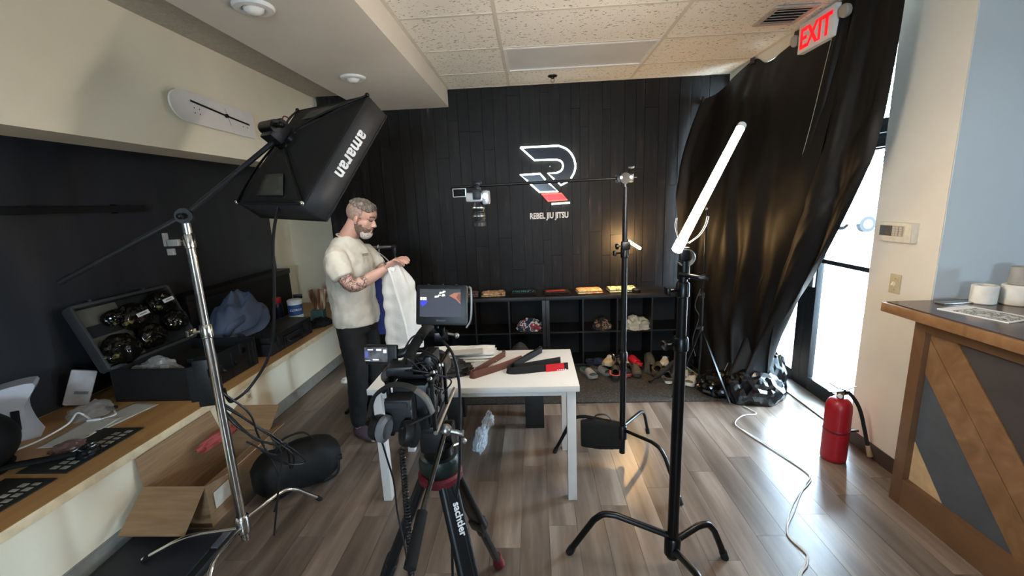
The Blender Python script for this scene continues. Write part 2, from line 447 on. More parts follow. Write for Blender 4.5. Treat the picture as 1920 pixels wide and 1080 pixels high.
def storefront():
    X0, X1 = 2.37, 2.42
    w = thing('window_1', (2.4, 4.2, 0), kind='structure')
    def fr(n, a, b, p, m=BRONZE):
        bm = nb(); bb(bm, a, b, .003); return ob(n, bm, m, p)
    fr('window_frame', (X0, 3.84, 0), (X1, 4.62, .11), w); fr('window_frame', (X0, 4.56, .11), (X1, 4.62, 2.82), w)
    fr('window_frame', (X0, 2.8, 2.10), (X1, 4.62, 2.19), w); fr('window_frame', (X0, 2.8, 2.76), (X1, 4.62, 2.83), w)
    fr('window_frame', (X0, 3.73, .0), (X1, 3.84, 2.83), w)
    bm = nb(); bb(bm, (2.392, 3.84, .11), (2.398, 4.56, 2.1)); ob('pane', bm, GLASS, w)
    bm = nb(); bb(bm, (2.392, 2.82, 2.19), (2.398, 3.73, 2.76)); ob('pane', bm, GLASS, w)
    bm = nb(); bb(bm, (2.392, 3.84, 2.19), (2.398, 4.56, 2.76)); ob('pane', bm, GLASS, w)
    d = thing('door_1', (2.4, 3.25, 0), kind='structure')
    fr('door_stile', (X0, 3.61, .01), (X1, 3.728, 2.095), d); fr('door_stile', (X0, 2.80, .01), (X1, 2.9, 2.095), d)
    fr('door_rail', (X0, 2.9, .01), (X1, 3.61, .13), d); fr('door_rail', (X0, 2.9, 1.99), (X1, 3.61, 2.095), d)
    bm = nb(); bb(bm, (2.392, 2.9, .13), (2.398, 3.61, 1.99)); ob('pane', bm, GLASS, d)
    ph = fr('push_bar', (2.325, 2.88, 1.155), (2.345, 3.64, 1.19), d)
    for y in (2.92, 3.6): fr('bar_bracket', (2.33, y-.02, 1.15), (2.37, y+.02, 1.2), d)
    fr('door_closer', (2.315, 2.92, 2.0), (2.365, 3.2, 2.06), d)
    fr('lock_box', (2.345, 3.62, .93), (2.372, 3.7, 1.10), d, STEEL)
    fr('threshold', (2.19, 2.82, .0), (2.45, 3.84, .012), d, mat('threshold_metal', '8b857d', .5, metal=.4))
storefront()

# ---- outside: pavement, car park, tree and car
def outside():
    CON = mat('pale_concrete', 'c9c6bf', .85, var=.06, scale=4)
    bm = nb(); bb(bm, (2.45, -6, -.2), (60, 40, -.09)); g = ob('ground_outside', bm, mat('pale_asphalt', '9b9a98', .9), None, kind='structure')
    for ix in range(3):
        for iy in range(7):
            bm = nb(); x0 = 2.47+ix*1.5; y0 = -1+iy*1.5; bb(bm, (x0, y0, -.088), (x0+1.485, y0+1.485, -.015), .006); ob('pavement_slab', bm, CON, g)
    t = thing('tree', (19.5, 26, -.1), 'leafy tree seen through the door glass beyond the car park', 'tree')
    bm = nb(); tb(bm, cr([(19.5, 26, -.1), (19.6, 26, 2), (19.4, 26.1, 4.2)], 4), [.24-.012*i for i in range(9)], 8); ob('trunk', bm, mat('bark', '4b3d31', .9), t)
    bm = nb(); rr = random.Random(5)
    for i in range(900):
        d = V((rr.gauss(0, 1), rr.gauss(0, 1), rr.gauss(0, 1))).normalized(); c = V((19.5, 26, 5.4))+V((d.x*2.4, d.y*2.4, d.z*2.3))*rr.random()**.4
        s = .16; a = basis((rr.gauss(0, 1), rr.gauss(0, 1), rr.gauss(0, 1)+.5))
        bm.faces.new([bm.verts.new(c+a @ V(p)*s) for p in ((-1, 0, 0), (0, -.5, .1), (1, 0, 0), (0, .5, .1))])
    f = ob('foliage', bm, mat('leaf_green', '42502f', .7, var=.3), t); f['kind'] = 'stuff'
    c = thing('car', (15.5, 19.6, -.09), 'blue parked car glimpsed through the glass door', 'car')
    def P(x, y, z): return V((15.5+x, 19.6+y, -.09+z))
    BL = mat('car_blue', '61779a', .3, coat=.5)
    side = [(-2.1, .35), (-2.15, .75), (-1.3, .95), (-.7, 1.42), (.9, 1.45), (1.5, 1.0), (2.1, .85), (2.15, .4)]
    bm = nb(); prism(bm, [P(x, -.85, z) for x, z in side], (0, 1, 0), 1.7); ob('car_body', bm, BL, c)
    for s in (-.86, .855):
        bm = nb(); prism(bm, [P(x, s, z) for x, z in ((-1.15, .98), (-.65, 1.36), (.8, 1.39), (1.25, 1.02))], (0, 1, 0), .008); ob('car_window', bm, mat('car_glass', '10151a', .1), c)
    for x in (-1.35, 1.35):
        for y in (-.87, .65):
            bm = nb(); cy(bm, P(x, y, .33), P(x, y+.22, .33), .33, n=18); wh = ob('wheel', bm, RUBBER, c)
            bm = nb(); cy(bm, P(x, y-.01, .33), P(x, y+.23, .33), .19, n=14); ob('rim', bm, STEEL, wh)
outside()
# ================================================================== wall and ceiling fittings
def ceiling_fittings():
    # switched-off light panel set in the ceiling grid
    y0, y1 = YS[-3], YS[-2]; x0, x1 = XS[1], XS[2]
    t = thing('ceiling_light_panel', ((x0+x1)/2, (y0+y1)/2, 2.89), 'switched-off rectangular light panel with grey diffuser set in the tiled ceiling', 'ceiling light')
    bm = nb()
    for a, b in (((x0+.012, y0+.012, 2.895), (x0+.035, y1-.012, 2.915)), ((x1-.035, y0+.012, 2.895), (x1-.012, y1-.012, 2.915)), ((x0+.035, y0+.012, 2.895), (x1-.035, y0+.035, 2.915)), ((x0+.035, y1-.035, 2.895), (x1-.035, y1-.012, 2.915))): bb(bm, a, b)
    ob('light_frame', bm, WHITE, t)
    bm = nb(); bb(bm, (x0+.035, y0+.035, 2.903), (x1-.035, y1-.035, 2.909)); ob('diffuser', bm, mat('grey_diffuser', 'd9dad8', .25, var=.04, scale=3), t)
    for i, (x, y) in enumerate(((-1.335, 2.25), (-1.346, 3.46))):
        t = thing('recessed_downlight', (x, y, 2.715), ('round white recessed downlight in the soffit nearest the camera', 'round white recessed downlight in the soffit above the square softbox')[i], 'downlight', 'soffit downlights')
        bm = nb(); la(bm, [(.048, .006), (.062, -.004), (.088, 0), (.095, .008), (.095, .016)], (x, y, 2.714), n=28); ob('trim_ring', bm, WHITE, t)
        bm = nb(); la(bm, [(.0, -.022), (.025, -.02), (.042, -.008), (.05, .008)], (x, y, 2.712), n=24); ob('lamp_lens', bm, mat('lamp_glass', 'eceae4', .2), t)
    t = thing('fire_sprinkler', (.232, 4.355, 2.84), 'small dark fire sprinkler head hanging from the ceiling by the back wall', 'sprinkler')
    bm = nb(); la(bm, [(.045, .06), (.043, .052), (.018, .048), (.014, .035)], (.232, 4.355, 2.84), n=20); ob('escutcheon', bm, BLKMET, t)
    bm = nb(); tb(bm, [(.218, 4.355, 2.876), (.214, 4.355, 2.86), (.228, 4.355, 2.845)], .003, 6); tb(bm, [(.246, 4.355, 2.876), (.25, 4.355, 2.86), (.236, 4.355, 2.845)], .003, 6); ob('yoke', bm, STEEL, t)
    bm = nb(); cy(bm, (.232, 4.355, 2.845), (.232, 4.355, 2.841), .014, n=14); ob('deflector', bm, STEEL, t)
    # supply vent
    t = thing('ceiling_vent', (1.74, 3.24, 2.885), 'square metal ceiling vent beside the red exit sign', 'vent')
    bm = nb()
    for a, b in (((1.60, 3.09), (1.88, 3.12)), ((1.60, 3.36), (1.88, 3.39)), ((1.60, 3.12), (1.63, 3.36)), ((1.85, 3.12), (1.88, 3.36))): bb(bm, (*a, 2.888), (*b, 2.9))
    ob('vent_frame', bm, mat('vent_metal', 'b9b2a6', .5), t)
    bm = nb(); bb(bm, (1.63, 3.12, 2.896), (1.85, 3.36, 2.902)); ob('vent_back', bm, mat('vent_dark', '2a2523', .8), t)
    for k in range(5):
        bm = nb(); bx(bm, (1.74, 3.15+.045*k, 2.892), (.22, .03, .003), rot3(.5)); ob('louvre', bm, MATS['vent_metal'], t)
    # exit sign on the bulkhead
    t = thing('exit_sign', (1.95, 3.2, 2.69), 'white exit sign with glowing red letters and two round emergency lamps', 'exit sign')
    bm = nb(); bb(bm, (1.925, 3.02, 2.685), (1.975, 3.39, 2.875), .006); ob('sign_box', bm, WHITE, t)
    bm = text_bm('EXIT', .185, (1.924, 3.205, 2.712), (0, -1, 0), (0, 0, 1), .003, .86, bold=.004); ob('letters', bm, emit_mat('exit_red', 'f00010', 1.0), t)
    for y in (2.955, 3.46):
        bm = nb(); la(bm, [(.012, -.03), (.034, -.02), (.04, .0), (.036, .012), (.0, .016)], (1.94, y, 2.80), (-1, 0, -.2), 20); lh = ob('emergency_lamp', bm, mat('lamp_grey', 'a9a49a', .4), t)
        bm = nb(); cy(bm, (1.97, y, 2.81), (1.985, 3.03 if y < 3.2 else 3.38, 2.83), .012, n=8); ob('lamp_bracket', bm, WHITE, lh)
    # alarm keypad, light switch, bench outlet
    t = thing('alarm_keypad', (2.16, 2.62, 1.42), 'beige alarm keypad with grey display on the white wall', 'keypad')
    bm = nb(); bb(bm, (2.135, 2.50, 1.415), (2.17, 2.74, 1.53), .006); ob('keypad_case', bm, mat('beige_plastic', 'cfc6b4', .5), t)
    bm = nb(); bb(bm, (2.131, 2.64, 1.45), (2.136, 2.725, 1.51), .001); ob('display', bm, mat('lcd_grey', '4a4a46', .3), t)
    bm = nb(); bb(bm, (2.132, 2.56, 1.45), (2.136, 2.635, 1.51)); ob('key_field', bm, mat('keys_grey', '9a9488', .6), t)
    for r in range(4):
        for c in range(3):
            bm = nb(); bb(bm, (2.128, 2.566+c*.023, 1.454+r*.0135), (2.133, 2.583+c*.023, 1.463+r*.0135)); ob('key', bm, mat('key_tan', 'b9b0a0', .5), t)
    bm = nb(); bb(bm, (2.128, 2.502, 1.418), (2.138, 2.545, 1.527), .004); ob('keypad_door', bm, MATS['beige_plastic'], t)
    t = thing('light_switch', (2.165, 2.6, 1.11), 'tan toggle light switch plate on the white wall below the keypad', 'light switch')
    bm = nb(); bb(bm, (2.162, 2.565, 1.105), (2.17, 2.64, 1.222), .003); ob('switch_plate', bm, mat('tan_plate', 'b6a888', .45), t)
    bm = nb(); bx(bm, (2.155, 2.602, 1.164), (.018, .01, .022), rot3(0, .5)); ob('toggle', bm, mat('ivory', 'ddd2b6', .4), t)
    for z in (1.13, 1.197):
        bm = nb(); cy(bm, (2.163, 2.602, z), (2.159, 2.602, z), .004, n=8); ob('screw', bm, STEEL, t)
    t = thing('wall_outlet', (-2.258, 2.98, .32), 'small ivory power outlet low on the cream bench front', 'outlet')
    bm = nb(); bb(bm, (-2.262, 2.945, .30), (-2.254, 3.015, .415), .002); ob('outlet_plate', bm, mat('ivory', 'ddd2b6', .4), t)
    for z in (.335, .382):
        bm = nb(); bb(bm, (-2.255, 2.963, z-.014), (-2.251, 2.997, z+.014), .002); ob('socket', bm, mat('ivory_dark', '9f957c', .5), t)
ceiling_fittings()

def skateboard_clock():
    t = thing('skateboard_clock', (-2.26, 3.1, 2.3), 'white skateboard deck wall clock with black hands on the cream wall', 'clock')
    # deck: long axis along Y, wide axis Z, tilted a little; rounded near end, squared far end
    def P(u, v, w): return V((-2.225+w, 2.70+u, 2.44-.018*u+v))
    L_, W_ = .82, .10
    pts = []
    for k in range(13):
        a = PI/2 + PI*k/12; pts.append((.14+.15*math.cos(a), W_*math.sin(a)))
    pts += [(L_-.01, -W_), (L_, -W_+.01), (L_, W_-.01), (L_-.01, W_)]
    def kick(u): return .0 if u > .2 else .012*((.2-u)/.2)**2
    bm = nb()
    a = [bm.verts.new(P(u, v, kick(u))) for u, v in pts]; b = [bm.verts.new(P(u, v, kick(u)-.011)) for u, v in pts]
    c0 = [bm.verts.new(P(.2, 0, 0)), bm.verts.new(P(.2, 0, -.011))]; n = len(pts)
    for i in range(n):
        j = (i+1) % n
        bm.faces.new((a[i], a[j], b[j], b[i])); bm.faces.new((c0[0], a[i], a[j])); bm.faces.new((c0[1], b[j], b[i]))
    ob('deck', bm, mat('white_lacquer', 'e9e4dd', .3, var=.02), t)
    bm = nb(); bar(bm, P(.5, .012, .006), P(.17, .04, .006), .012, .003, (1, 0, 0)); ob('minute_hand', bm, BLK, t)
    bm = nb(); bar(bm, P(.5, .012, .006), P(.75, -.005, .006), .012, .003, (1, 0, 0)); ob('hour_hand', bm, BLK, t)
    bm = nb(); bar(bm, P(.49, .06, .008), P(.53, -.05, .008), .002, .002, (1, 0, 0)); ob('second_hand', bm, mat('silver_grey', 'a8a4a0', .4), t)
    bm = nb(); cy(bm, P(.5, .012, 0), P(.5, .012, .013), .014, n=16); ob('hub', bm, BLK, t)
    for u in (.2, .245, .68, .725):
        for v in (-.02, .012):
            bm = nb(); cy(bm, P(u, v-.01, 0), P(u, v-.01, .0015), .004, n=8); ob('bolt_hole', bm, BLKM, t)
    bm = nb(); cy(bm, P(.5, .0, -.035), P(.5, 0, -.008), .06, n=16); ob('standoff', bm, WHITE, t)
skateboard_clock()

def neon_sign():
    t = thing('neon_logo_sign', (.17, 4.6, 1.7), 'glowing white neon letter R logo with a red block on the black boards', 'neon sign')
    Y = 4.578
    def P(x, z, y=Y): return V((x, y, z))
    A = [(-0.101, 2.289), (0.293, 2.29), (0.378, 2.25), (0.437, 2.178), (0.462, 2.087), (0.448, 2.016), (0.414, 1.959)]
    B = [(-0.101, 2.289), (0.04, 2.157), (0.271, 2.153), (0.317, 2.132), (0.333, 2.086), (0.315, 2.042), (0.268, 2.02), (0.175, 2.019), (0.24, 1.956)]
    C = [(0.273, 1.933), (0.309, 1.892), (0.39, 1.932)]
    D = [(-0.036, 1.95), (-0.115, 2.015), (0.094, 2.019), (0.149, 1.955)]
    E = [(-0.016, 1.925), (0.085, 1.831), (0.278, 1.831), (0.175, 1.928)]
    NAVY = mat('navy_acrylic', '12141f', .2)
    arcA = [A[0]] + [(p.x, p.y) for p in cr([(a, b, 0) for a, b in A[1:]], 4)]
    arcB = B[:2] + [(p.x, p.y) for p in cr([(a, b, 0) for a, b in B[2:7]], 4)] + B[7:]
    bm = nb(); prism(bm, [P(*q, 4.6) for q in arcA] + [P(*q, 4.6) for q in reversed(C)] + [P(*q, 4.6) for q in reversed(arcB[1:])], (0, 1, 0), .006); ob('backing_panel', bm, NAVY, t)
    bm = nb(); prism(bm, [P(*q, 4.6) for q in (D[1], D[2], D[3], E[3], E[2], E[1], E[0], D[0])], (0, 1, 0), .006); ob('backing_panel', bm, NAVY, t)
    NW = emit_mat('neon_white', 'f2fff8', 5.0)
    for seg in (arcA, arcB, C, D, E):
        bm = nb(); tb(bm, [P(*q) for q in seg], .0085, 8); ob('neon_tube', bm, NW, t)
    Rr = [(0.105, 1.808), (0.311, 1.81), (0.374, 1.741), (0.171, 1.736)]
    bm = nb(); prism(bm, [P(*q, 4.596) for q in Rr], (0, 1, 0), .008); ob('red_block', bm, mat('red_acrylic', 'c00a12', .3, emit='d01018', estr=.7), t)
    bm = nb(); tb(bm, [P(*q) for q in Rr+Rr[:2]], .006, 8); ob('red_neon_tube', bm, emit_mat('neon_red', 'ff4838', 2.6), t)
    bm = nb(); tb(bm, [P(0.208, 1.704), P(0.4, 1.71)], .0085, 8); ob('neon_tube', bm, NW, t)
    for x, z in ((-.02, 2.27), (.27, 2.27), (.42, 2.08), (.2, 2.09), (.06, 1.9), (.2, 1.83), (.24, 1.77), (.3, 1.705), (-.06, 2.0)):
        bm = nb(); cy(bm, P(x, z, 4.63), P(x, z, 4.602), .006, n=8); ob('standoff', bm, STEEL, t)
    bm = nb(); tb(bm, cr([(.2, 4.62, 1.70), (.205, 4.62, 1.66), (.2, 4.62, 1.64)], 4), .004, 6); ob('power_lead', bm, BLK, t)
    bm = text_bm('REBEL JIU JITSU', .086, (.18, 4.618, 1.555), (1, 0, 0), (0, 0, 1), .006, .72, bold=.003)
    ob('wall_lettering', bm, mat('raised_white_letters', 'f4f2ec', .5), None, 'small raised white lettering under the glowing neon logo', 'lettering')
neon_sign()

# ================================================================== table
def table():
    x0, y0, W, D, H = -.967, 2.193, 1.2, .6, .73
    t = thing('white_table', (x0+W/2, y0+D/2, 0), 'plain white rectangular table with square white legs', 'table')
    TW_ = mat('white_laminate', 'd4d2ce', .35, var=.02)
    bm = nb(); bb(bm, (x0, y0, H-.034), (x0+W, y0+D, H), .002); ob('tabletop', bm, TW_, t)
    for x in (x0+.045, x0+W-.045):
        for y in (y0+.045, y0+D-.045):
            bm = nb(); bx(bm, (x, y, (H-.034)/2), (.05, .05, H-.034), None, .002); ob('leg', bm, TW_, t)
    for y in (y0+.055, y0+D-.055):
        bm = nb(); bb(bm, (x0+.07, y-.012, H-.075), (x0+W-.07, y+.012, H-.034)); ob('apron', bm, TW_, t)
table()

# ================================================================== cube shelves
def shelves():
    m = ramp_mat('black_brown_laminate', [(.3, '0d0c0c'), (.7, '1a1817')], scale=5, rough=.42, stretch=(1, 6, 8))
    def unit(x0, n, label):
        c, t_ = .335, .016; o = .038; W = 2*o + n*c + (n-1)*t_; D = .37; H = .772; y0 = 4.25
        t = thing('cube_shelf', (x0+W/2, y0+D/2, 0), label, 'shelf', 'black cube shelves along the back wall')
        bm = nb(); bb(bm, (x0, y0, H-o), (x0+W, y0+D, H), .001); ob('top_panel', bm, m, t)
        bm = nb(); bb(bm, (x0, y0, 0), (x0+W, y0+D, o), .001); ob('bottom_panel', bm, m, t)
        for x in (x0, x0+W-o):
            bm = nb(); bb(bm, (x, y0, o), (x+o, y0+D, H-o), .001); ob('side_panel', bm, m, t)
        for k in range(1, n):
            x = x0+o+k*c+(k-1)*t_; bm = nb(); bb(bm, (x, y0+.003, o), (x+t_, y0+D-.012, H-o)); ob('divider', bm, m, t)
        bm = nb(); bb(bm, (x0+o, y0+.004, H/2-t_/2), (x0+W-o, y0+D-.012, H/2+t_/2)); ob('shelf_board', bm, m, t)
        bm = nb(); bb(bm, (x0+.002, y0+D-.01, .004), (x0+W-.002, y0+D-.001, H-.004)); ob('back_panel', bm, BLKM, t)
        return x0+W
    e = unit(-1.355, 4, 'black cube shelf unit behind the man and the white table')
    unit(e+.002, 4, 'black cube shelf unit behind the row of shoes')
shelves()
bm = nb(); bb(bm, (-1.2, 3.43, .0), (2.0, 4.245, .012), .003)
ob('carpet_mat', bm, ramp_mat('speckled_dark_carpet', [(.35, '211f1c'), (.6, '383430'), (.73, '544e46'), (.8, '8a8376')], scale=60, rough=.95, detail=6, bump=.6), None, 'dark speckled carpet runner in front of the black shelves', 'rug')

# ================================================================== reception desk on the right
def desk():
    t = thing('reception_desk', (2.3, .7, 0), 'reception desk faced with diagonal mixed wood boards on the right', 'desk')
    PINE = ramp_mat('varnished_pine', [(.25, '6b4c30'), (.55, '7d5c3e'), (.8, '8d6c4c')], scale=2.2, rough=.4, stretch=(4, 4, 4), detail=6, distort=1.2)
    FRM = ramp_mat('desk_frame_wood', [(.25, '553a26'), (.55, '674a32'), (.8, '785a40')], scale=3, rough=.4, detail=6, distort=1)
    TOP = mat('dark_desk_laminate', '4a3b36', .16, var=.12, scale=6)
    ya, yb = -.8, 2.231
    bm = nb(); bb(bm, (2.04, ya, .0), (2.6, yb-.01, 1.06)); ob('desk_carcass', bm, mat('desk_grey', '5b5b5a', .6), t)
    bm = nb(); bb(bm, (1.885, ya, 1.075), (2.75, 2.335, 1.125), .003); ob('worktop_edge', bm, PINE, t)
    bm = nb(); bb(bm, (1.9, ya+.02, 1.125), (2.73, 2.32, 1.131)); ob('worktop', bm, TOP, t)
    bm = nb(); bb(bm, (1.985, 2.166, 0), (2.05, yb, 1.075), .002); ob('corner_post', bm, FRM, t)
    bm = nb(); bb(bm, (1.985, ya, 0), (2.05, 2.166, .16), .002); ob('base_rail', bm, FRM, t)
    bm = nb(); bb(bm, (1.985, ya, 1.0), (2.05, 2.166, 1.075), .002); ob('top_rail', bm, FRM, t)
    cols = {'tan': mat('pale_tan_board', 'b79a74', .6, var=.12), 'blue': mat('blue_grey_board', '474b50', .6, var=.14, scale=9), 'pine': PINE, 'dark': mat('charcoal_board', '3b3634', .6, var=.16, scale=8)}
    seq = ['tan', 'blue', 'pine', 'pine', 'dark', 'tan', 'blue', 'pine', 'dark', 'blue', 'tan', 'pine', 'dark']
    hs = [.385, .385, .19, .19, .385, .3, .385, .3, .385, .385, .3, .385, .4]
    z = .39-.385; k = 1.19
    for n_, (s, h) in enumerate(zip(seq, hs)):
        zl, zh = z+.003, z+h-.003; z += h
        # board strip between z = zl + k*(Y-2.165) and zh, clipped to the face
        poly = [(2.165, zl), (2.165, zh), (ya, zh+k*(ya-2.165)), (ya, zl+k*(ya-2.165))]
        def clip(poly, f):
            out = []
            for i in range(len(poly)):
                p, q = poly[i], poly[(i+1) % len(poly)]; a, b = f(p), f(q)
                if a >= 0: out.append(p)
                if a*b < 0: s_ = a/(a-b); out.append((p[0]+(q[0]-p[0])*s_, p[1]+(q[1]-p[1])*s_))
            return out
        poly = clip(poly, lambda p: p[1]-.16); poly = clip(poly, lambda p: 1.0-p[1]) if poly else poly
        if len(poly) < 3: continue
        bm = nb(); prism(bm, [(2.018-(.004 if s == 'pine' else 0), y_, z_) for y_, z_ in poly], (1, 0, 0), .022); ob('facing_board', bm, cols[s], t)
desk()

# ================================================================== stands
def cstand(name, base, H, label, metal, legs, r=(.019, .016, .013), leg_r=.0125, zc=(.2, .34), joints=(.45, .72), leg_top=.30, parts=None):
    """turtle-base stand: column sections, base hub and three bent legs. legs = list of (foot_xy, knee_xy, knee_z)"""
    bxy = V((base[0], base[1], 0)); t = thing(name, bxy, label, 'stand')
    z1, z2 = joints[0]*H, joints[1]*H
    bm = nb(); cy(bm, bxy+V((0, 0, .06)), bxy+V((0, 0, z1)), r[0], n=18); ob('lower_column', bm, metal, t)
    bm = nb(); cy(bm, bxy+V((0, 0, z1)), bxy+V((0, 0, z2)), r[1], n=18); ob('middle_column', bm, metal, t)
    bm = nb(); cy(bm, bxy+V((0, 0, z2)), bxy+V((0, 0, H)), r[2], n=18); ob('upper_column', bm, metal, t)
    for z, rr_ in ((z1, r[0]), (z2, r[1])):
        bm = nb(); la(bm, [(rr_+.002, -.045), (rr_+.006, -.04), (rr_+.006, .012), (rr_+.001, .02)], bxy+V((0, 0, z)), n=18); cl = ob('column_collar', bm, metal, t)
        bm = nb(); cy(bm, bxy+V((-rr_, 0, z-.015)), bxy+V((-rr_-.035, -.01, z-.015)), .006, n=8); bx(bm, bxy+V((-rr_-.045, -.012, z-.015)), (.014, .05, .03), None, .004); ob('tightening_knob', bm, metal, cl)
    bm = nb(); la(bm, [(r[0]+.004, -.09), (r[0]+.012, -.08), (r[0]+.012, .0), (r[0]+.004, .012)], bxy+V((0, 0, zc[0]+.03)), n=20); ob('base_hub', bm, metal, t)
    for ft, (kx, ky), kz, az in legs:
        f = V((ft[0], ft[1], ft[2] if len(ft) > 2 else .006)); k = V((kx, ky, kz)); a = bxy+V((0, 0, az))
        u1 = (a-k).normalized(); u2 = (f-k).normalized()
        pts = [a, k+u1*.07] + cr([k+u1*.07, k+u1*.02+u2*.02, k+u2*.07], 4)[1:] + [f]
        bm = nb(); tb(bm, pts, leg_r, 10); lg_ = ob('leg', bm, metal, t)
        bm = nb(); cy(bm, f+V((0, 0, -.006))-u2*-.0, f-u2*.035, leg_r+.003, n=10); ob('foot_cap', bm, RUBBER, lg_)
    return t
# front stand carrying the light tube
st_front = cstand('light_stand', (.612, 1.745), 1.47, 'black turtle-base stand in front holding the glowing light tube', BLKMET,
    [((.133, 1.83), (.29, 1.80), .27, .17), ((.885, 1.80), (.80, 1.80), .22, .14), ((.66, 1.33), (.65, 1.47), .2, .11)], r=(.025, .021, .017), leg_r=.0155, zc=(.13, .3), joints=(.77, .93))
def tube_light():
    p0 = V((.590, 1.745, 1.535)); p1 = V((1.02, 2.2, 2.055)); d = (p1-p0).normalized()
    t = thing('tube_light', p0, 'bright warm white LED light tube leaning up to the right on the front stand', 'lamp')
    bm = nb(); cy(bm, p0+d*.045, p1-d*.03, .0185, n=20); ob('light_tube', bm, emit_mat('tube_glow', 'fff0df', 105.0), t)
    bm = nb(); cy(bm, p0-d*.02, p0+d*.045, .0205, n=18); ob('end_cap', bm, emit_mat('tube_end_glow', 'fff0df', 50.0), t)
    bm = nb(); cy(bm, p1-d*.03, p1, .0205, n=18); ob('end_cap', bm, WHITE, t)
    # holder: ring clamp, grip head and wire fork
    h = thing('tube_holder', (.612, 1.745, 1.44), 'black grip head with ring clamp and wire fork under the light tube', 'clamp')
    c = V((.615, 1.74, 1.50))
    for k in (-1, 0, 1):
        pts = [c+V((math.cos(a)*.034, k*.012, -.012+math.sin(a)*.034)) for a in [math.radians(q) for q in range(-150, 115, 18)]]
        bm = nb(); tb(bm, pts, .0035, 6); ob('clamp_ring', bm, STEEL, h)
    bm = nb(); cy(bm, (.612, 1.745, 1.40), (.612, 1.745, 1.475), .024, n=16); ob('grip_head', bm, BLKMET, h)
    bm = nb(); cy(bm, (.585, 1.72, 1.425), (.66, 1.70, 1.41), .009, n=8); bx(bm, (.672, 1.698, 1.408), (.04, .02, .016), rot3(0, .2, -.2), .004); ob('wing_handle', bm, BLKMET, h)
    for s, sx in ((-1, -.045), (1, .075)):
        for k in (-.008, .008):
            pts = cr([(.612+s*.015, 1.74+k, 1.545), (.612+sx*.7, 1.735+k, 1.575), (.612+sx, 1.73+k, 1.615), (.612+sx-s*.004*(1 if s < 0 else -2), 1.73+k, 1.65)], 5)
            bm = nb(); tb(bm, pts, .0021, 6); ob('wire_fork', bm, mat('dark_wire', '4a4845', .35, metal=.8), h)
    bm = nb(); bb(bm, (.595, 1.73, 1.475), (.63, 1.76, 1.53), .004); ob('clamp_block', bm, BLKMET, h)
tube_light()

